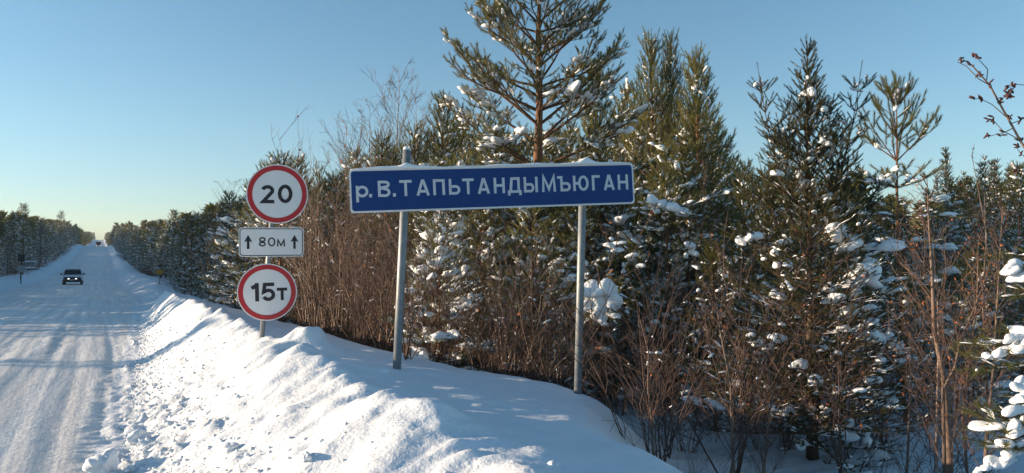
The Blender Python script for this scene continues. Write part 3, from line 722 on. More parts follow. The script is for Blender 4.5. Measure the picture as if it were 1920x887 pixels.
# traced bare saplings on the right
def sapling(seed, pts, r0, lab, kind='alder_sapling', nb=26, L0=.55, leaf=.2, m=None):
    g = G(seed); base = at(*pts[0]); P = Plant()
    x, y = base[0], base[1]; bz = Hs(x, y) - .05
    base = np.array([x, y, bz]); path = np.array([[0, 0, 0]] + [at(*p) - base for p in pts]); 
    n = len(path); rad = np.linspace(r0, .003, n)
    v, f = tube(path, rad, 8, True, .05)
    for k in range(nb):
        t = .12 + .86 * (k + g.uniform()) / nb; i = min(n - 2, int(t * (n - 1))); q = path[i] + (path[i + 1] - path[i]) * (t * (n - 1) - i)
        dd = unit(path[i + 1] - path[i]); az = g.uniform(0, 6.28); d = unit(dd * .9 + np.array([math.cos(az), math.sin(az), .1]) * .75); L = L0 * (1.1 - t) * g.uniform(.6, 1.2) + .08
        pp = [q]
        for s in range(4):
            d = unit(d + g.normal(0, .08, 3) + UP * .09); pp.append(pp[-1] + d * L / 4); P.segs.append((pp[-2], pp[-1], .0048 * (1 - s * .18), .0048 * (1 - (s + 1) * .18)))
            for u in range(3):
                e = pp[-1] + unit(d + g.normal(0, .5, 3)) * L * g.uniform(.15, .35); P.segs.append((pp[-1], e, .0022, .0014))
                if g.uniform() < leaf: P.leaf.append(e)
    ms = {'trunk': mesh_py('sapling_trunk', v, f, m or m_twig2, True)}
    V, F = frusta(P.segs, 3); ms['twigs'] = mesh_np('sapling_twigs', V, F, m_twig, True)
    if P.leaf: ms['dry_leaves'] = leaf_mesh('sapling_leaves', P.leaf, g, .017, 1)
    spawn(ms, kind, lab, 'sapling', x, y, 1., rz=0, z=bz)
sapling(301, [(1782, 900, 6.0), (1774, 760, 6.0), (1768, 700, 6.0), (1752, 620, 6.0), (1748, 520, 6.05), (1742, 430, 6.1), (1738, 335, 6.1)], .036, 'stout grey brown alder sapling forking just left of the right edge', nb=44, L0=.8)
sapling(302, [(1845, 900, 6.1), (1852, 800, 6.1), (1862, 700, 6.1), (1868, 600, 6.1), (1875, 480, 6.2), (1880, 390, 6.2)], .020, 'slender bare sapling right of the stout alder sapling', nb=34, L0=.6)
sapling(303, [(1768, 730, 5.95), (1790, 690, 5.9), (1800, 640, 5.9), (1822, 590, 5.9), (1850, 520, 5.9)], .016, 'side stem leaning right from beside the stout alder sapling', nb=18)
sapling(304, [(1755, 900, 6.8), (1757, 780, 6.8), (1760, 640, 6.8), (1757, 540, 6.8)], .022, 'pale straight sapling close behind the stout alder sapling', nb=20, m=m_birch)
sapling(305, [(1815, 900, 6.6), (1805, 780, 6.6), (1815, 700, 6.6), (1832, 560, 6.6), (1835, 440, 6.7)], .016, 'thin sapling standing between the stout and the slender sapling', nb=30, L0=.6)
sapling(306, [(1700, 900, 6.9), (1705, 780, 6.9), (1712, 650, 6.9), (1700, 540, 6.9)], .016, 'thin bare sapling right of the near spruce foot', nb=26, L0=.6)
sapling(307, [(1225, 868, 5.9), (1222, 790, 5.9), (1215, 730, 6.0), (1216, 660, 6.1), (1200, 600, 6.2)], .012, 'bare sapling growing from the snow below the right sign post', 'willow_sapling', nb=18, L0=.5, leaf=.05)
sapling(308, [(1375, 880, 6.6), (1372, 800, 6.6), (1370, 720, 6.6), (1350, 620, 6.7), (1340, 540, 6.8)], .018, 'forked sapling on the blue snow left of the near spruce', 'willow_sapling', nb=30, L0=.7, leaf=.05)
sapling(309, [(1432, 880, 6.9), (1438, 810, 6.9), (1450, 730, 6.9), (1425, 640, 6.9)], .018, 'crooked sapling at the left foot of the near spruce', 'willow_sapling', nb=26, L0=.6, leaf=.1)
sapling(310, [(1850, 700, 9), (1842, 560, 9), (1850, 440, 9), (1822, 290, 9)], .014, 'tall thin twig standing behind the slender sapling', 'willow_sapling', nb=16, L0=.9, leaf=.05)

# ------------------------------------------------------------------ scattered trees, skyline matched
SKY = ([150, 200, 212, 250, 330, 400, 450, 500, 600, 650, 750, 800, 850, 900, 1000, 1100, 1150, 1220, 1330, 1380, 1450, 1600, 1680, 1745, 1775, 1800, 1850, 1900, 1960, 2200],
       [455, 455, 436, 420, 412, 385, 372, 350, 345, 300, 275, 235, 215, 220, 240, 230, 170, 150, 190, 300, 320, 345, 350, 330, 262, 315, 275, 285, 300, 300])
cnt = {'pine': 0, 'spruce': 0, 'birch': 0, 'shrub': 0}
def zone(px):
    return ('beyond the round signs' if px < 640 else 'behind the left half of the blue sign' if px < 920 else 'behind the right half of the blue sign' if px < 1200 else
            'between the blue sign and the near spruce' if px < 1420 else 'behind the near spruce' if px < 1700 else 'at the right side behind the bare saplings')
used = []
def free(x, y, r):
    for a, b, q in used:
        if (a - x) ** 2 + (b - y) ** 2 < (min(q, r)) ** 2: return False
    used.append((x, y, r)); return True
def scatter(n, kind, protos, H0, pxr, dr, hmin, hmax, jit, sp, wide=(.8, 1.1), under=0):
    k = 0; tries = 0
    while k < n and tries < n * 40:
        tries += 1
        px = rs.uniform(*pxr); d = math.sqrt(rs.uniform(dr[0] ** 2, dr[1] ** 2)); x, y = xy_at(px, d)
        if x < x_back(y) + (1.6 if y < 30 else .3): continue
        if not free(x, y, sp): continue
        z = Hs(x, y); hh = z_of(np.interp(px, *SKY) + abs(rs.normal(0, jit)) + under, d) - z
        hh = min(hh, hmax * rs.uniform(.8, 1))
        if hh < hmin: continue
        cnt[kind] += 1
        nm = {'pine': 'pine_tree', 'spruce': 'spruce_tree', 'birch': 'birch_tree'}[kind]
        lab = {'pine': 'young snow dusted pine in the dense thicket ', 'spruce': 'dark narrow spruce in the forest ', 'birch': 'thin bare birch standing in the thicket '}[kind] + zone(px)
        spawn(protos[rs.randint(len(protos))], nm, lab, {'pine': 'pine tree', 'spruce': 'spruce tree', 'birch': 'birch tree'}[kind], x, y, hh / H0, group=nm.replace('_', ' ') + 's ' + zone(px), wide=rs.uniform(*wide) * (1 if hh > 3.5 else 1.25))
        k += 1
# birches first (they must stand free)
for px, d, top, k, lab in [(748, 21, 120, 0, 'tallest bare birch above the left end of blue sign'), (700, 22, 190, 1, 'bare birch just left of the tallest birch'), (655, 20, 225, 2, 'low spreading bare birch left of the blue sign corner'), (775, 20, 190, 2, 'fine twigged birch just right of the tallest birch'),
                           (672, 13, 330, 1, 'pale thin birch trunk seen under the left end of blue sign'), (430, 30, 340, 2, 'bare birch with bushy top left of the speed limit sign'), (690, 18, 245, 1, 'thin birch close to the left corner of blue sign')]:
    px_spawn(BIR[k], 'birch_tree', lab, 'birch tree', px, d, top, 7.0)
scatter(46, 'pine', PINE, 5.05, (640, 1450), (10.5, 17), 1.2, 4.6, 60, .9, under=70)
scatter(52, 'pine', PINE, 5.05, (430, 1420), (16, 30), 2, 7.5, 14, 1.3)
scatter(30, 'pine', PINE, 5.05, (1330, 1960), (9.6, 15), 1.2, 3.2, 60, .9, under=150)
scatter(26, 'pine', PINE, 5.05, (1350, 2000), (13, 34), 2, 6.0, 30, 1.5, under=15)
scatter(30, 'spruce', SPR, 6.1, (1330, 2050), (20, 42), 3, 9.0, 16, 1.3)
scatter(10, 'spruce', SPR, 6.1, (620, 1300), (18, 34), 3, 9.0, 25, 1.3)
scatter(70, 'pine', PINE, 5.05, (300, 700), (24, 62), 2.5, 7.5, 10, 1.2)
scatter(9, 'birch', BIR, 7.0, (570, 735), (11, 16), 2, 5.5, 60, .6, under=40)
scatter(9, 'birch', BIR, 7.0, (640, 1900), (10, 26), 3, 6.5, 60, 1.0, under=60)
for i, (px, top) in enumerate([(1775, 278), (1822, 328), (1850, 292), (1867, 293), (1897, 308), (1925, 318), (1760, 322), (1838, 340), (1800, 345), (1955, 300)]):
    px_spawn(SPR[i % 3], 'spruce_tree', 'pointed dark spruce on the skyline at the far right', 'spruce tree', px, 29 + (i * 7) % 5, top, 6.1, group='skyline spruces at the far right', wide=.85)
# two rows along the far road, right side
def row(n, y0, y1, xo, side, hh, lab, grp, jx=1.2):
    for i in range(n):
        y = y0 * (y1 / y0) ** ((i + rs.uniform(-.3, .3)) / n); x = xo(y) + rs.uniform(-jx, jx)
        k = rs.uniform(); pr, nm, H0 = (PINE, 'pine_tree', 5.05) if k < .8 else (SPR, 'spruce_tree', 6.1)
        cnt['pine' if k < .8 else 'spruce'] += 1
        spawn(pr[rs.randint(len(pr))], nm, ('snow laden pine ' if k < .8 else 'dark snow laden spruce ') + lab, nm.replace('_', ' '), x, y, hh(y) * rs.uniform(.66, 1.12) / H0, group=nm.replace('_', ' ') + 's ' + grp, wide=rs.uniform(.9, 1.3))
row(50, 58, 360, lambda y: np.interp(y, [60, 350], [5.9, 4.5]), 1, lambda y: np.interp(y, [60, 110, 350], [5.4, 6.6, 8]), 'in the row right of the distant road', 'right of the distant road', .8)
row(34, 82, 360, lambda y: -9.4, -1, lambda y: np.interp(y, [80, 110, 200, 350], [6.3, 7., 8, 8]), 'in the front row left of the distant road', 'left of the distant road', .8)
row(26, 90, 300, lambda y: -11.8, -1, lambda y: np.interp(y, [90, 110, 200, 350], [7.2, 8, 8.5, 8]), 'in the second row left of the distant road', 'in the second row left of the road', 1.)
for px, d, top, lab in [(43, 84, 384, 'tall spiky pine standing above the left forest'), (113, 190, 396, 'slender pine poking above the left forest')]:
    x, y = xy_at(px, d); z = Hs(x, y); spawn(PINE[1 if px < 50 else 3], 'pine_tree', lab, 'pine tree', x, y, (z_of(top, d) - z) / 5.05)

# ------------------------------------------------------------------ shrubs
def shrubs(n, pxr, dr, sc, edge=1.1, lab='bare red brown willow shrub ', sp=.35, ks=(0, 1, 2, 3, 4)):
    k = 0; t = 0
    while k < n and t < n * 40:
        t += 1; px = rs.uniform(*pxr); d = math.sqrt(rs.uniform(dr[0] ** 2, dr[1] ** 2)); x, y = xy_at(px, d)
        if x < x_back(y) + edge: continue
        cnt['shrub'] += 1
        kk = ks[rs.randint(len(ks))]
        spawn(SHR[kk], 'willow_shrub', lab + zone(px), 'shrub', x, y, rs.uniform(*sc), group=('willow shrubs ' if 'willow' in lab else 'tall bare sapling clumps ') + zone(px), wide=rs.uniform(.8, 1.15) * (1 if 'willow' in lab else .7)); k += 1
shrubs(32, (700, 1000), (8.6, 14), (.4, .85), .35)
shrubs(20, (540, 740), (9.5, 17), (.5, 1.1), .35)
shrubs(13, (575, 760), (10, 15), (1.05, 1.5), .35, lab='tall thin bare sapling clump ', ks=(2, 4))
shrubs(8, (1180, 1420), (10, 14), (1.0, 1.3), .6, lab='tall thin bare sapling clump ', ks=(2, 4))
shrubs(26, (960, 1340), (8.6, 14), (.4, .85), .8)
shrubs(15, (1300, 1960), (9.6, 16), (.7, 1.1), .8)
shrubs(34, (405, 620), (17, 40), (.9, 1.5), .1)
shrubs(11, (1180, 1500), (7.0, 9.5), (.4, .75), 1.2, ks=(0, 3, 5))
shrubs(9, (1550, 1930), (6.6, 8.5), (.5, .9), 1.2, ks=(3, 5, 5, 0))
for px, d, s, k, lab in [(1225, 6.6, .95, 1, 'bare red willow shrub standing on the bank edge right of the sign post'), (1370, 7.4, 1.0, 0, 'reddish many stemmed shrub left of the near spruce'), (1050, 8.6, 1.0, 4, 'upright shrub just left of the right sign post'), (760, 8.6, .9, 1, 'twiggy shrub touching the left sign post')]:
    px_spawn(SHR[k], 'willow_shrub', lab, 'shrub', px, d, sc=s)

for i in range(64):   # low brush closing the foot of the roadside forest
    side = i % 2; y = 48 * 5.5 ** rs.uniform(0, 1) if side else 80 * 3.2 ** rs.uniform(0, 1)
    x = (np.interp(y, [50, 60, 350], [4.6, 5.2, 3.9]) if side else -8.5) + rs.uniform(-.5, .5)
    spawn(SHR[rs.choice([1, 3, 5])], 'willow_shrub', 'low dark brush at the foot of the forest ' + ('right' if side else 'left') + ' of the distant road', 'shrub', x, y, rs.uniform(.7, 1.1), group='brush ' + ('right' if side else 'left') + ' of the distant road', wide=1.9)
# ------------------------------------------------------------------ far forest masses (one object each)
def far_forest(name, label, pts, seed):
    """pts rows x, y, height: loose cones of foliage tufts, snow tufts and a stem"""
    g = G(seed); A = np.array(pts); m = len(A); nf, ns = 210, 60
    z0 = H(A[:, 0], A[:, 1])
    def cloud(n, sc, flat):
        t = g.uniform(0, 1, (m, n)) ** .8; az = g.uniform(0, 6.28, (m, n)); rr = (.2 * A[:, 2:3]) * (1 - t) ** .95 * g.uniform(.55, 1.15, (m, n)) + .05
        c = np.stack([A[:, 0:1] + np.cos(az) * rr, A[:, 1:2] + np.sin(az) * rr, z0[:, None] + A[:, 2:3] * (.06 + .92 * t)], -1)
        o = np.stack([np.cos(az), np.sin(az), np.full_like(az, .5 if not flat else .1)], -1); o = unit(o + g.normal(0, .25, o.shape))
        s = unit(np.cross(o, g.normal(0, 1, o.shape) * (1 if not flat else .1) + [0, 0, 1]))
        L = sc * g.uniform(.6, 1.3, (m, n, 1)) * (A[:, 2] / 7)[:, None, None]
        V = np.stack([c - s * L * .3, c + s * L * .3, c + o * L], 2).reshape(-1, 3)
        return V
    V1, V2 = cloud(nf, .75, False), cloud(ns, .45, True)
    T = []
    for a, z in zip(A, z0): T.append(((a[0], a[1], z - .3), (a[0], a[1], z + a[2] * .95), .09, .02))
    V3, F3 = frusta(T, 4); F3 = np.concatenate([F3[:, :3], F3[:, [0, 2, 3]]]) + len(V1) + len(V2)
    V = np.concatenate([V1, V2, V3]); F = np.concatenate([np.arange(len(V1) + len(V2)).reshape(-1, 3), F3])
    mi = np.concatenate([np.zeros(len(V1) // 3), np.ones(len(V2) // 3), np.full(len(F3), 2)])
    o = obj(name, mesh_np(name, V, F, [m_pine, m_tsnow, m_bark], False, mi)); o['kind'] = 'stuff'; o['label'] = label; o['category'] = 'forest'
    return o
pts = []
for y in np.arange(34, 150, 2.0): pts.append((-15 - rs.uniform(0, 9), y + rs.uniform(-1, 1), rs.uniform(7, 10)))
for y in np.arange(37, 84, 1.2): pts.append((-9.5 - rs.uniform(0, 4.4), y + rs.uniform(-1, 1), rs.uniform(5, 8.5)))
for y in np.arange(84, 372, 1.7): pts.append((-13.4 - rs.uniform(0, 3), y + rs.uniform(-1, 1), rs.uniform(5.8, 9.2)))
for k in range(460):
    y = 130 * 10 ** rs.uniform(0, .98); pts.append((-14.2 - rs.uniform(0, 1) ** 1.5 * 70, y, rs.uniform(6., 9.6)))
for k in range(150):
    y = 330 * 3.9 ** rs.uniform(0, 1); pts.append((-9 - rs.uniform(0, 6), y, rs.uniform(7, 9.5)))
far_forest('forest', 'mass of distant snowy forest left of the road', pts, 51)
pts = []
for k in range(620):
    y = 55 * 22 ** rs.uniform(0, 1); pts.append((7.4 + rs.uniform(0, 1) ** 1.5 * 70, y, np.interp(y, [55, 120, 350], [5.8, 7, 9]) * rs.uniform(.7, 1.18)))
for k in range(150):
    y = 330 * 3.9 ** rs.uniform(0, 1); pts.append((4.6 + rs.uniform(0, 5), y, rs.uniform(7, 9.5)))
for k in range(240):
    d = rs.uniform(36, 90); x, y = xy_at(rs.uniform(480, 2300), d); pts.append((x, y, rs.uniform(6, 8.2) if d > 50 else rs.uniform(5, 6.5)))
pts = [p for p in pts if p[0] > 4.2]
far_forest('forest', 'mass of distant snowy forest right of the road', pts, 52)
# single trees near the left verge, out of frame: they cast the long bands of shade over the road
pts = [(-13, 32.5, 6), (-14, 28.3, 5.0), (-15.5, 30.6, 6), (-17, 23.6, 3.2)]
far_forest('forest', 'few young trees thinning out along the left verge', pts, 53)

# ------------------------------------------------------------------ blue river sign
def cyl(p0, p1, r, n=20):
    return tube([p0, [(a + b) / 2 for a, b in zip(p0, p1)], p1], r, n, True)
def rrect(w, h, r, t, n=6, z0=0.):
    """rounded slab in local x,y, thickness from z0 to z0+t"""
    P = []
    for cx, cy, a0 in ((w / 2 - r, h / 2 - r, 0), (-w / 2 + r, h / 2 - r, 90), (-w / 2 + r, -h / 2 + r, 180), (w / 2 - r, -h / 2 + r, 270)):
        for k in range(n + 1):
            a = R(a0 + 90 * k / n); P.append((cx + r * math.cos(a), cy + r * math.sin(a)))
    m = len(P); V = [(x, y, z0) for x, y in P] + [(x, y, z0 + t) for x, y in P]
    F = [tuple(range(m))[::-1], tuple(range(m, 2 * m))] + [(i, (i + 1) % m, (i + 1) % m + m, i + m) for i in range(m)]
    return V, F
def ribbon(pts, w, t, closed=False, z0=0.):
    """flat stroke of width w along 2D points"""
    P = [np.array(p, float) for p in pts]; n = len(P); L, Rr = [], []
    for i in range(n):
        a = P[i] - P[i - 1] if (i > 0 or closed) else P[i + 1] - P[i]; b = P[(i + 1) % n] - P[i] if (i < n - 1 or closed) else P[i] - P[i - 1]
        a = a / np.linalg.norm(a); b = b / np.linalg.norm(b); na = np.array([-a[1], a[0]]); nb = np.array([-b[1], b[0]])
        m = na + nb; m = m / np.linalg.norm(m); m = m / max(.35, m.dot(na)) * w / 2
        L.append(P[i] + m); Rr.append(P[i] - m)
    V = [(*p, z0 + t) for p in L] + [(*p, z0 + t) for p in Rr] + [(*p, z0) for p in L] + [(*p, z0) for p in Rr]
    F = []; rng_ = range(n if closed else n - 1)
    for i in rng_:
        j = (i + 1) % n; F += [(n + i, n + j, j, i), (i, j, 2 * n + j, 2 * n + i), (n + j, n + i, 3 * n + i, 3 * n + j)]
    if not closed: F += [(0, 2 * n, 3 * n, n), (n - 1, 2 * n - 1, 4 * n - 1, 3 * n - 1)]
    return V, F
def arc(cx, cy, rx, ry, a0, a1, n=14):
    return [(cx + rx * math.cos(R(a0 + (a1 - a0) * k / n)), cy + ry * math.sin(R(a0 + (a1 - a0) * k / n))) for k in range(n + 1)]
# letters: strokes in a box x 0..1 (times width), y 0..1 cap height; s = half stroke (in units of cap height)
def glyph(ch, W, s):
    h = s; x0, x1 = h, W - h; xm = W / 2
    if ch == 'Т': return [[(0, 1 - h), (W, 1 - h)], [(xm, 1 - 2 * h), (xm, 0)]]
    if ch == 'А': return [[(h * 1.0, 0), (xm - h * .1, 1.0)], [(W - h * 1.0, 0), (xm + h * .1, 1.0)], [(W * .22, .27), (W * .78, .27)]]
    if ch == 'П': return [[(x0, 0), (x0, 1 - h), (x1, 1 - h), (x1, 0)]]
    if ch in 'Ь': return [[(x0, 1), (x0, h), (x1 - .22, h)] + arc(x1 - .2, .30, .2, .30 - h, -90, 90) + [(x0, .60 - h)]]
    if ch == 'Ъ':
        a = W * .22; return [[(0, 1 - h), (a + h, 1 - h), (a + h, h), (x1 - .22, h)] + arc(x1 - .2, .30, .2, .30 - h, -90, 90) + [(a + h, .60 - h)]]
    if ch == 'Ы':
        e = W * .70; return [[(x0, 1), (x0, h), (e - .2, h)] + arc(e - .2, .30, .2 - h * .5, .30 - h, -90, 90) + [(x0, .60 - h)], [(x1, 0), (x1, 1)]]
    if ch == 'Н': return [[(x0, 0), (x0, 1)], [(x1, 0), (x1, 1)], [(x0, .5), (x1, .5)]]
    if ch == 'Д': return [[(h, -.16), (h, h), (x1, h), (x1, -.16)], [(W * .20, h), (W * .30, 1 - h), (W * .80, 1 - h), (W * .80, h)]]
    if ch == 'М': return [[(h, 0), (h * 1.5, 1 - h * .2), (xm, .18), (W - h * 1.5, 1 - h * .2), (W - h, 0)]]
    if ch == 'Ю': 
        c = W * .66; return [[(x0, 0), (x0, 1)], [(x0, .5), (c - W * .34 + h, .5)], arc(c, .5, W * .34 - h, .5 - h, 0, 345, 22) + ['c']]
    if ch == 'Г': return [[(x0, 0), (x0, 1 - h), (W, 1 - h)]]
    if ch == 'В': return [[(x0, 0), (x0, 1)], [(x0, 1 - h), (x1 - .28, 1 - h)] + arc(x1 - .26, .76, .24, .24 - h, 90, -90) + [(x0, .52)], [(x0, .52), (x1 - .24, .52)] + arc(x1 - .24, .27, .24, .27 - h + .02, 90, -90) + [(x0, h)]]
    if ch == 'р': return [[(x0, .72), (x0, -.30)], [(x0, .60)] + arc(xm + .02, .36, xm - h + .0, .36 - h, 150, -150, 22) + [(x0, .14)]]
    if ch == '.': return [[(0, s * 1.1), (2.2 * s, s * 1.1)]]
    if ch == '2': return [arc(xm, .70, xm - h, .30 - h, 165, -25, 14) + [(x0 + h * .2, h), (W, h)]]
    if ch == '0': return [arc(xm, .5, xm - h, .5 - h, 0, 345, 24) + ['c']]
    if ch == '1': return [[(W * .62, 0), (W * .62, 1)], [(W * .05, .72), (W * .62, 1 - h * 1.2)]]
    if ch == '5': return [[(W * .94, 1 - h), (x0 + .06, 1 - h), (x0, .50)] + arc(xm - .01, .34, xm - h + .01, .34 - h, 128, -155, 18)]
    if ch == '8': return [arc(xm, .75, xm - h * 1.2, .25 - h * .6, 0, 345, 20) + ['c'], arc(xm, .27, xm - h, .27 - h, 0, 345, 20) + ['c']]
    if ch == 'т': return [[(0, .72 - h), (W, .72 - h)], [(xm, .72 - 2 * h), (xm, 0)]]
    if ch == 'м': return [[(h, 0), (h * 1.4, .70), (xm, .12), (W - h * 1.4, .70), (W - h, 0)]]
    return []
def letter(name, ch, W, cap, stroke, x, y, z, t, m, parent, frame=None):
    """W in units of cap height; placed with its lower left corner at x,y in the parent's plane"""
    V, F = [], []
    for i, st in enumerate(glyph(ch, W, stroke / 2)):
        closed = st[-1] == 'c'; st = st[:-1] if closed else st
        v, f = ribbon(st, stroke if ch != '.' else stroke * 1.25, t / cap + i * .002, closed); o = len(V); V += v; F += [tuple(a + o for a in q) for q in f]
    V = [(x + a * cap, y + b * cap, z + c * cap) for a, b, c in V]
    return obj(name, mesh_py(name, V, F, m), parent)
def frame_obj(o, origin, ux, uy, uz):
    o.matrix_world = Matrix(((ux[0], uy[0], uz[0], origin[0]), (ux[1], uy[1], uz[1], origin[1]), (ux[2], uy[2], uz[2], origin[2]), (0, 0, 0, 1)))
pL, pR = at(655.5, 359, 6.9), at(1188.5, 344, 7.44)
ux = unit(pR - pL); Wd = float(np.linalg.norm(pR - pL)); cen = (pL + pR) / 2
uz = unit(np.cross(ux, UP)); uz = uz if uz @ (CAMLOC - cen) > 0 else -uz
uy = np.cross(uz, ux); Hb = .404
river = thing('river_sign', 'long blue river name sign with white lettering on two grey posts', 'river sign', cen)
bpy.context.view_layer.update()
frame_obj(river, cen, ux, uy, uz)
def rv(px, py, off=0.):       # picture point -> board plane coordinates
    d = ray(px, py); t = ((cen + uz * off - CAMLOC) @ uz) / (d @ uz); p = CAMLOC + d * t - cen
    return float(p @ ux), float(p @ uy)
v, f = rrect(Wd, Hb, .03, .022, z0=-.022); obj('board', mesh_py('board', v, f, m_white), river)
# backing flange, clamps
v, f = rrect(Wd - .02, .03, .004, .02, 2, z0=-.045); v2 = [(a, b + .12, c) for a, b, c in v]; obj('backing_rail', mesh_py('rail', v2, f, m_metalb), river)
v2 = [(a, b - .12, c) for a, b, c in v]; obj('backing_rail', mesh_py('rail', v2, f, m_metalb), river)
# blue field in four sheets with hairline seams
edges = [rv(656 + 0, 350)[0] + .022, rv(860, 350)[0], rv(1013, 350)[0], Wd / 2 - .024]
v, f = rrect(Wd - .034, Hb - .034, .028, .0025, z0=.0015); obj('blue_field', mesh_py('blue_field', v, f, m_blue), river)
for sx in edges[1:3]:
    v, f = ribbon([(sx, -Hb / 2 + .026), (sx, Hb / 2 - .026)], .0022, .0006, z0=.004); obj('seam', mesh_py('seam', v, f, mat('seam', (.003, .02, .16))), river)
txt = [('р', 90, 165), ('.', 171, 191), ('В', 227, 304), ('.', 319, 339), ('Т', 361, 438), ('А', 465, 548), ('П', 570, 643), ('Ь', 668, 738), ('Т', 752, 823), ('А', 846, 922), ('Н', 947, 1015), ('Д', 1033, 1118),
       ('Ы', 1133, 1220), ('М', 1245, 1332), ('Ъ', 1342, 1424), ('Ю', 1440, 1536), ('Г', 1557, 1607), ('А', 1629, 1697), ('Н', 1717, 1781)]
cap = .150
for ch, a, b in txt:
    xa = rv(640 + a * .302, 355)[0]; xb = rv(640 + b * .302, 355)[0]
    base = -Hb / 2 + Hb * .355 + (0 if ch != 'Д' else .0)
    letter('letter', ch, (xb - xa) / cap, cap, .165, xa, base, .0045, .0015, m_letter, river)
# posts
def post_mesh(p0, p1, r): 
    v, f = cyl(p0, p1, r); return mesh_py('post', v, f, m_post, True)
inv = np.linalg.inv(np.array(Matrix(river.matrix_basis)))
def to_l(p): q = inv @ np.array([*p, 1.]); return q[:3]
off = -uz * .085
LB = at(744, 697, 6.95); LT = at(764, 279, 7.0); RB = at(1083, 748, 7.42); RT = at(1094, 300, 7.42)
zl = Hs(LB[0], LB[1]); zr_ = Hs(RB[0], RB[1]); print('post base', LB, zl, RB, zr_)
for B_, T_, r in ((LB, LT, .039), (RB, RT, .038)):
    dn = unit(B_ - T_); B2 = B_ + dn * .35
    # keep the post behind the board plane
    sh = max(0, ((T_ - cen) @ uz) + .068); 
    k = -uz * sh
    obj('post', post_mesh(to_l(B2 + k * 0 - uz * 0), to_l(T_ + k), r), river)
    cx, cy = to_l(T_ + k)[0] * .93 + to_l(B2)[0] * .07, 0
    for yy in (.12, -.12):
        tt = (to_l(T_ + k)[1] - yy) / (to_l(T_ + k)[1] - to_l(B2)[1]); c = to_l(T_ + k) * (1 - tt) + to_l(B2) * tt
        v, f = rrect(.11, .03, .004, .012, 2, z0=c[2] - .052); v = [(a + c[0], b + c[1], z) for a, b, z in v]; obj('clamp', mesh_py('clamp', v, f, m_metalb), river)
# snow lying along the board's top edge (a ridge with two drifts round the posts)
n = 90; V = []; g = G(90)
xl = rv(764, 300)[0]; xr = rv(1097, 300)[0]
for i in range(n + 1):
    x = -Wd / 2 + .012 + (Wd - .02) * i / n
    hgt = .020 + .006 * math.sin(x * 5) + .004 * math.sin(x * 17 + 1) + .038 * math.exp(-abs((x - xl + .01) / .06) ** 1.3) + .072 * math.exp(-abs((x - xr - .02) / .07) ** 1.25)
    hgt *= min(1, (i + .6) / 3) * min(1, (n - i + .6) / 3); dp = .016 + .03 * min(1, hgt / .06)
    for k in range(9):
        a = math.pi * k / 8; V.append((x, Hb / 2 - .002 + hgt * max(0, math.sin(a)) ** .8, -.012 + dp * math.cos(a) + (-.03 if hgt > .05 else 0) * (hgt - .05) / .05))
F = [(i * 9 + k, (i + 1) * 9 + k, (i + 1) * 9 + k + 1, i * 9 + k + 1) for i in range(n) for k in range(8)]
F += [tuple(range(9)), tuple(n * 9 + k for k in range(9))[::-1]] + [(i * 9, i * 9 + 8, (i + 1) * 9 + 8, (i + 1) * 9) for i in range(n)]
sr = obj('snow_ridge', mesh_py('snow_ridge', V, F, m_tsnow, True), river)
tl = to_l(LT + -uz * max(0, ((LT - cen) @ uz) + .068))
bv, bf = blobs([(tl[0], tl[1] + .0, tl[2], 1, 0, 0, .036, .036, .03)], 3, g, .12)
bv[:, [1, 2]] = np.stack([tl[1] + (bv[:, 2] - tl[2]), tl[2] + (bv[:, 1] - tl[1])], 1)
obj('snow_cap', mesh_np('snow_cap', bv, bf, m_tsnow, True), river)

# ------------------------------------------------------------------ traffic sign post: 20, 80 m, 15 t
d0 = 8.9
pB, pT = at(490, 642, d0), at(517, 330, d0); ax = unit(pT - pB)
facing = unit(np.array([-.26, -.96, 0.]))                    # turned towards the oncoming traffic and the camera
sx = unit(np.cross(facing, ax)); sx = sx if sx @ cr > 0 else -sx
sz_ = np.cross(sx, ax); sz_ = sz_ if sz_ @ (CAMLOC - pB) > 0 else -sz_
ts = thing('traffic_sign', 'leaning post with round 20 limit, 80 m plate and round 15 t limit', 'traffic sign', pB)
v, f = cyl(pB - ax * .4 - pB, pT - pB, .030); obj('post', mesh_py('post', v, f, m_post, True), ts)
def face(center, roll, name, w_px=None):
    o = bpy.data.objects.new(name, None)
    return o
def disc(rad, t, z0, n=56, r_in=0.):
    if r_in:
        V = [(rr * math.cos(2 * math.pi * k / n), rr * math.sin(2 * math.pi * k / n), z) for rr, z in ((rad, z0), (rad, z0 + t), (r_in, z0 + t), (r_in, z0)) for k in range(n)]
        F = [(a * n + k, a * n + (k + 1) % n, ((a + 1) % 4) * n + (k + 1) % n, ((a + 1) % 4) * n + k) for a in range(4) for k in range(n)]
        return V, F
    V = [(rad * math.cos(2 * math.pi * k / n), rad * math.sin(2 * math.pi * k / n), z) for z in (z0, z0 + t) for k in range(n)]
    return V, [tuple(range(n))[::-1], tuple(range(n, 2 * n))] + [(k, (k + 1) % n, n + (k + 1) % n, n + k) for k in range(n)]
def panel_on(cpx, cpy, roll, name, me, yaw=0., pit=0.):
    c = at(cpx, cpy, d0 - .05); o = obj(name, me)
    up = ax * math.cos(roll) + sx * math.sin(roll); fz = sz_
    fz = unit(fz + sx * yaw + ax * pit); X = unit(np.cross(up, fz)); Y = np.cross(fz, X)
    o.parent = ts; M4 = Matrix(((X[0], Y[0], fz[0], c[0] - pB[0]), (X[1], Y[1], fz[1], c[1] - pB[1]), (X[2], Y[2], fz[2], c[2] - pB[2]), (0, 0, 0, 1))); o.matrix_basis = M4
    return o
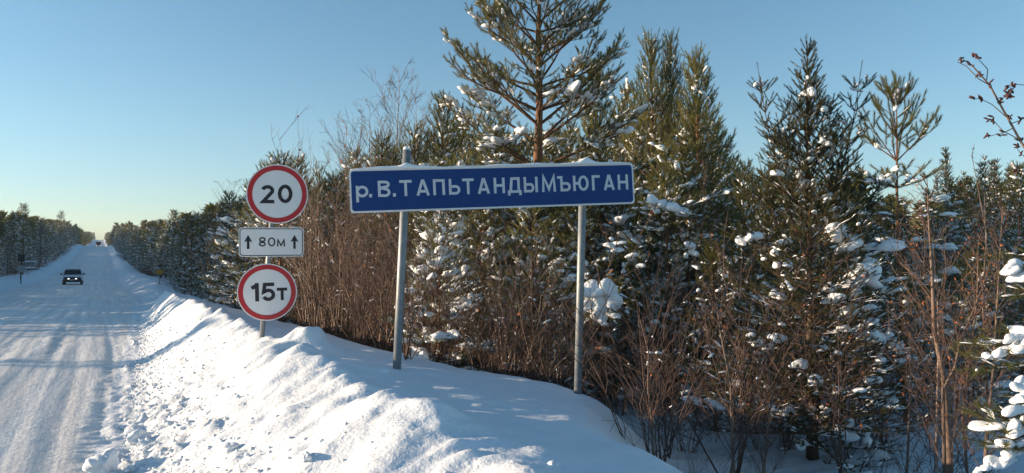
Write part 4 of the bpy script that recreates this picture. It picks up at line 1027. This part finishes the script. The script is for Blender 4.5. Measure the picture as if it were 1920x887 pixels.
def round_sign(cpx, cpy, rad, roll, sub, yaw=0, pit=0):
    v, f = disc(rad, .012, -.012); o = panel_on(cpx, cpy, roll, 'sign_disc', mesh_py('disc', v, f, m_white), yaw, pit)
    v, f = disc(rad * .962, .002, .0012, r_in=rad * .80); obj('red_ring', mesh_py('red_ring', v, f, m_red), o)
    v, f = disc(rad - .002, .02, -.03, r_in=rad - .010); obj('flange', mesh_py('flange', v, f, m_metalb), o)
    for ch, W, cp, st, x, yb in sub:
        letter('digit' if ch.isdigit() else 'letter', ch, W / cp, cp, st, x, yb, .0015, .002, m_black, o)
    return o
round_sign(520, 364, .352, -.085, [('2', .150, .215, .19, -.185, -.110), ('0', .168, .220, .19, .005, -.106)], .0, 0)
round_sign(501, 548, .340, -.105, [('1', .105, .218, .20, -.180, -.105), ('5', .150, .218, .19, -.060, -.105), ('т', .118, .205, .17, .110, -.100)], .0, 0)
v, f = rrect(.735, .345, .04, .012, z0=-.012); pl_ = panel_on(509, 454, -.085 + math.atan(.0), 'distance_plate', mesh_py('plate', v, f, m_white), .0)
V, F = rrect(.705, .315, .034, .0, z0=.001)
P_ = [(p[0], p[1]) for p in V[:28]]; v, f = ribbon(P_, .009, .0015, True, .001); obj('black_border', mesh_py('border', v, f, m_black), pl_)
for x in (-.262, .262):
    P_ = [(0, .085), (.046, .0), (.014, .012), (.014, -.080), (-.014, -.080), (-.014, .012), (-.046, .0)]
    V = [(x + a, b, z) for z in (.001, .003) for a, b in P_]; F = [tuple(range(7, 14))[::-1], tuple(range(7))] + [(i, (i + 1) % 7, (i + 1) % 7 + 7, i + 7) for i in range(7)]
    obj('arrow', mesh_py('arrow', V, F, m_black), pl_)
for ch, W, cp, st, x in (('8', .078, .108, .15, -.142), ('0', .084, .108, .15, -.040), ('м', .092, .108, .15, .062)):
    letter('digit' if ch.isdigit() else 'letter', ch, W / cp, cp, st, x, -.052, .001, .002, m_black, pl_)

# ------------------------------------------------------------------ small roadside signs in the distance
x, y = xy_at(300, 50); z = Hs(x, y); cz = z_of(510, 50)
ys_ = thing('marker_sign', 'small yellow rectangular sign on a thin post at the forest edge', 'road sign', (x, y, z - .2))
v, f = cyl((0, 0, 0), (0, 0, cz - z + .3), .03, 10); obj('post', mesh_py('post', v, f, m_post, True), ys_)
v, f = rrect(.42, .27, .02, .02, 3); c = obj('panel', mesh_py('panel', v, f, m_yellow), ys_, (0, -.04, cz - z + .2)); c.rotation_euler = (R(90), 0, 0)
x, y = xy_at(40.5, 71); z = Hs(x, y); zb = z_of(521, 71)
sg = thing('road_sign', 'dark square sign above round pale sign on a post left of the van', 'road sign', (x, y, min(z, zb) - .1))
v, f = cyl((0, 0, 0), (0, 0, z_of(466, 71) - zb + .1), .045, 10); obj('post', mesh_py('post', v, f, m_dark, True), sg)
v, f = rrect(.56, .68, .03, .02, 3); c = obj('upper_panel', mesh_py('panel', v, f, m_dark), sg, (0, -.06, z_of(473, 71) - zb + .1)); c.rotation_euler = (R(90), 0, R(-4))
v, f = disc(.36, .02, 0, 28); c = obj('round_panel', mesh_py('panel', v, f, m_metalb), sg, (0, -.06, z_of(493, 71) - zb + .1)); c.rotation_euler = (R(90), 0, R(-4))
x, y = xy_at(-8, 76); z = z_of(508, 76)
fe = thing('metal_fence', 'grey snow topped fence panels half hidden in trees at the left edge', 'fence', (x, y, z))
for k in (0, 1, 2, 4):
    v, f = rrect(1.3 if k < 3 else .9, .50, .02, .05, 2); c = obj('panel', mesh_py('panel', v, f, m_wood), fe, (k * 1.36 - 2.6, 0, .62 + (0 if k != 4 else .12))); c.rotation_euler = (R(90), 0, 0)
    v, f = cyl((0, 0, -1), (0, 0, 1.05), .05, 8); obj('post', mesh_py('post', v, f, m_wood, True), fe, (k * 1.36 - 3.28, .05, 0))
    for zz in (.95, .30):
        bv, bf = blobs([(k * 1.36 - 2.6, -.02, zz, 1, 0, 0, .72, .09, .07)], 2, g, .05); obj('snow_ridge', mesh_np('snow', bv, bf, m_tsnow, True), fe)

# ------------------------------------------------------------------ white van coming up the road
import bmesh
def loft(name, sections, m, parent, bev=.05, smooth=True):
    """sections: (y, [(x,z)...]) half outlines mirrored -> closed hull"""
    V = []; F = []; n = None
    for yy, hp in sections:
        ring = [(x_, yy, z_) for x_, z_ in hp] + [(-x_, yy, z_) for x_, z_ in hp[::-1]]; n = len(ring); V += ring
    for i in range(len(sections) - 1):
        for k in range(n): F.append((i * n + k, i * n + (k + 1) % n, (i + 1) * n + (k + 1) % n, (i + 1) * n + k))
    F += [tuple(range(n))[::-1], tuple((len(sections) - 1) * n + k for k in range(n))]
    me = mesh_py(name, V, F, m); bm = bmesh.new(); bm.from_mesh(me)
    bmesh.ops.recalc_face_normals(bm, faces=bm.faces)
    if bev: bmesh.ops.bevel(bm, geom=[e for e in bm.edges if len(e.link_faces) == 2 and e.calc_face_angle(0) > .35], offset=bev, segments=2, affect='EDGES')
    bm.to_mesh(me); bm.free(); return obj(name, me, parent)
def box(name, c, s, m, parent, bev=.01):
    me = bpy.data.meshes.new(name); bm = bmesh.new(); bmesh.ops.create_cube(bm, size=1)
    for q in bm.verts: q.co = Vector((c[0] + q.co.x * s[0], c[1] + q.co.y * s[1], c[2] + q.co.z * s[2]))
    if bev: bmesh.ops.bevel(bm, geom=list(bm.edges), offset=min(bev, min(s) * .3), segments=1, affect='EDGES')
    bm.to_mesh(me); bm.free(); me.materials.append(m); return obj(name, me, parent)
vx, vy = xy_at(138, 74.5); vz = Hs(vx, vy); print('van', vx, vy, vz, z_of(531, 74.5))
van = thing('van', 'white van with headlights on driving towards the camera on the snowy road', 'van', (vx, vy, vz - .01), scale=(.87, .87, .72))
# front faces -Y
lo = [(.90, .42), (.96, .62), (.97, .95), (.96, 1.18)]
loft('body', [(-2.42, [(.80, .45), (.86, .60), (.87, .98), (.80, 1.12)]), (-2.30, [(.90, .40), (.95, .60), (.95, 1.02), (.90, 1.22)]), (-1.72, [(.92, .36), (.97, .60), (.97, 1.05), (.94, 1.36)]),
              (-1.05, [(.92, .36), (.97, .60), (.97, 1.15), (.80, 2.02)]), (-.75, [(.92, .36), (.97, .6), (.97, 1.2), (.80, 2.10)]), (2.35, [(.92, .36), (.97, .6), (.97, 1.2), (.80, 2.10)]), (2.45, [(.88, .45), (.93, .65), (.93, 1.2), (.76, 2.02)])], m_vanw, van)
# windscreen lies on the sloping front
c = bpy.data.meshes.new('windscreen')
wv = [(-.86, -1.735, 1.385), (.86, -1.735, 1.385), (.74, -1.115, 2.0), (-.74, -1.115, 2.0)]
V = [(a, b - .018, z + .012) for a, b, z in wv] + [(a, b + .03, z - .02) for a, b, z in wv]
obj('windscreen', mesh_py('windscreen', V, [(0, 1, 2, 3), (7, 6, 5, 4), (0, 4, 5, 1), (1, 5, 6, 2), (2, 6, 7, 3), (3, 7, 4, 0)], m_glass), van)
for s in (-1, 1):
    V = [(s * .955, -1.3, 1.36), (s * .955, -.35, 1.36), (s * .845, -.35, 1.88), (s * .855, -.95, 1.88)]
    V = [(a + s * .012, b, z) for a, b, z in V] + [(a - s * .02, b, z) for a, b, z in V]
    obj('side_window', mesh_py('side_window', V, [(0, 1, 2, 3), (7, 6, 5, 4), (0, 4, 5, 1), (1, 5, 6, 2), (2, 6, 7, 3), (3, 7, 4, 0)], m_glass), van)
    box('mirror', (s * 1.12, -1.35, 1.47), (.16, .12, .26), m_dark, van, .03)
    box('mirror_arm', (s * 1.01, -1.33, 1.42), (.12, .04, .04), m_dark, van)
    box('headlight', (s * .36, -2.47, .86), (.17, .06, .08), m_lamp, van, .02)
    box('indicator', (s * .68, -2.43, .88), (.18, .06, .10), m_metalb, van, .02)
    for yy in (-1.55, 1.55):
        v, f = cyl((-.11, 0, 0), (.11, 0, 0), .335, 22); wheel = obj('wheel', mesh_py('tyre', v, f, m_tyre, False), van, (s * .86, yy, .335)); wheel.scale[2] = 1.15
        v, f = cyl((s * .09, 0, 0), (s * .118, 0, 0), .19, 16); obj('rim', mesh_py('rim', v, f, m_metalb), wheel)
box('grille', (0, -2.45, .93), (1.66, .07, .30), m_dark, van, .02)
box('bumper', (0, -2.46, .60), (1.86, .20, .36), m_dark, van, .05)
box('number_plate', (0, -2.575, .70), (.50, .014, .11), m_plate, van)
box('roof_rim', (0, -.92, 2.12), (1.5, .3, .03), m_dark, van)
box('wiper', (.2, -1.70, 1.47), (.6, .02, .02), m_dark, van)
# tiny dark lorry on the far crest
tx, ty = xy_at(184.5, 345); tz = Hs(tx, ty)
lor = thing('lorry', 'tiny dark lorry with lights far up the road at the crest', 'lorry', (tx, ty, tz))
box('cab', (0, -2.6, 1.5), (1.9, 1.6, 1.6), m_dark, lor, .1); box('cargo_body', (0, 1.2, 1.7), (2.1, 5.0, 1.9), m_dark, lor, .05); box('windscreen', (0, -3.42, 1.9), (1.6, .04, .6), m_glass, lor)
for s in (-1, 1):
    box('headlight', (s * .7, -3.44, .95), (.22, .06, .16), m_lamp, lor)
    for yy in (-2.4, 2.4):
        v, f = cyl((-.13, 0, 0), (.13, 0, 0), .48, 16); obj('wheel', mesh_py('wheel', v, f, m_tyre), lor, (s * .82, yy, .48))

# ------------------------------------------------------------------ loose snow lumps
def lump(px, py, wpx, label, squash=.7, sub=4, seed=0, ang=True, sink=.25):
    r = ray(px, py); z = .0
    t = 1.65 / max(.02, -r[2])
    for k in range(60):                                        # march the picture ray onto the ground
        p = CAMLOC + r * t; zz = Hs(p[0], p[1]); t += (p[2] - zz) / max(.02, -r[2]) * .35
    d = t; s = wpx / FPX * d / 2; g = G(seed + 500)
    BV, BF = ICO[sub]; k = g.normal(0, 1, (5, 3)); v = BV.copy(); l = 0
    for i, (f, a) in enumerate(((1.6, .22), (2.8, .13), (5.5, .07), (9, .04), (15, .02))):
        l = l + a * np.sin(v @ (k[i] * f) + i) * (.35 if not ang else 1.0)
    if ang:
        for q in range(9):
            nn = unit(g.normal(0, 1, 3)); dd = v @ nn; lim = g.uniform(.6, .85); v = v - np.outer(np.maximum(dd - lim, 0), nn)
    v = v * (1 + l)[:, None] * s; v[:, 2] *= squash
    o = obj('snow_lump', mesh_np('snow_lump', v, BF, m_bank, True), None, (p[0], p[1], Hs(p[0], p[1]) + s * squash * (1 - (sink if ang else .42) * 2)))
    tag(o, label, 'snow lump', 'snow lumps on the road edge and the heap'); return o
for i, (px, py, wp, lab, sq, an) in enumerate([
        (196, 884, 56, 'large snow lump on the road at the bottom edge', .9, True), (262, 828, 40, 'blocky snow lump at the foot of the heap', .7, True), (250, 812, 34, 'flat snow lump just above the blocky one', .5, True),
        (272, 840, 26, 'broken snow lump right of the blocky one', .7, True), (236, 806, 22, 'small flat snow lump at the road edge', .5, True), (275, 858, 18, 'small snow lump low on the heap foot', .8, True),
        (246, 884, 20, 'snow lump lying right of the large bottom lump', .7, True), (318, 794, 18, 'snow lump on the lower slope of the heap', .7, True), (262, 742, 16, 'snow lump at the road edge higher up', .6, True),
        (254, 645, 14, 'small distant snow lump at the heap foot', .7, True), (978, 739, 17, 'small sunlit snow knob on the shaded bank top', .7, False), (1036, 872, 22, 'sunlit snow knob low on the shaded bank', .6, False), (1066, 743, 16, 'small snow knob at the foot of the right sign post', .6, False),
        (722, 697, 22, 'small snow knob at the foot of the left sign post', .6, False), (430, 845, 34, 'snow lump lying on the sunlit heap face', .7, True), (575, 862, 26, 'snow lump on the heap face at the bottom edge', .8, True), 
        (1150, 740, 14, 'snow knob right of the right sign post', .5, False), (335, 870, 22, 'snow lump on the heap face near its foot', .7, True)]):
    lump(px, py, wp, lab, sq, seed=i, ang=an)
# crumbs of ploughed snow
g = G(77); rows = []
for k in range(5200):
    Y = 2.5 + 22 * g.uniform() ** 1.5; xf, xc = x_foot(Y), x_crest(Y)
    X = xf + (xc - xf) * (g.beta(1.0, 3.4) * 1.0) - (.22 * g.uniform() if g.uniform() < .35 else 0)
    rows.append((X, Y))
rows = np.array(rows); zz = H(rows[:, 0], rows[:, 1]); sz = .005 + .020 * g.uniform(0, 1, len(rows)) ** 4
bl = np.concatenate([np.stack([rows[:, 0], rows[:, 1], zz - sz * .1], 1), g.normal(0, 1, (len(rows), 3)) * [1, 1, .1], (sz * 1.3)[:, None], sz[:, None], sz[:, None]], 1)
V, F = blobs(bl, 1, g, .13); o = obj('snow_crumbs', mesh_np('snow_crumbs', V, F, m_bank, True)); o['kind'] = 'stuff'; o['label'] = 'loose crumbs of ploughed snow on the heap face'; o['category'] = 'snow crumbs'
print('counts', cnt, 'tris', sum(len(m.polygons) for m in bpy.data.meshes))

# ------------------------------------------------------------------ frosty air: far things fade
hz = box('haze', (0, 1290, 24.5), (1812, 2630, 55), m_snow, None, 0)
mh = bpy.data.materials.new('haze_air'); mh.use_nodes = True; th = mh.node_tree
th.nodes.remove(th.nodes['Principled BSDF']); pv = th.nodes.new('ShaderNodeVolumePrincipled')
pv.inputs['Color'].default_value = (.86, .92, 1, 1); pv.inputs['Density'].default_value = .0003; pv.inputs['Anisotropy'].default_value = .2
th.links.new(pv.outputs[0], th.nodes['Material Output'].inputs['Volume'])
hz.data.materials.clear(); hz.data.materials.append(mh); hz['kind'] = 'stuff'
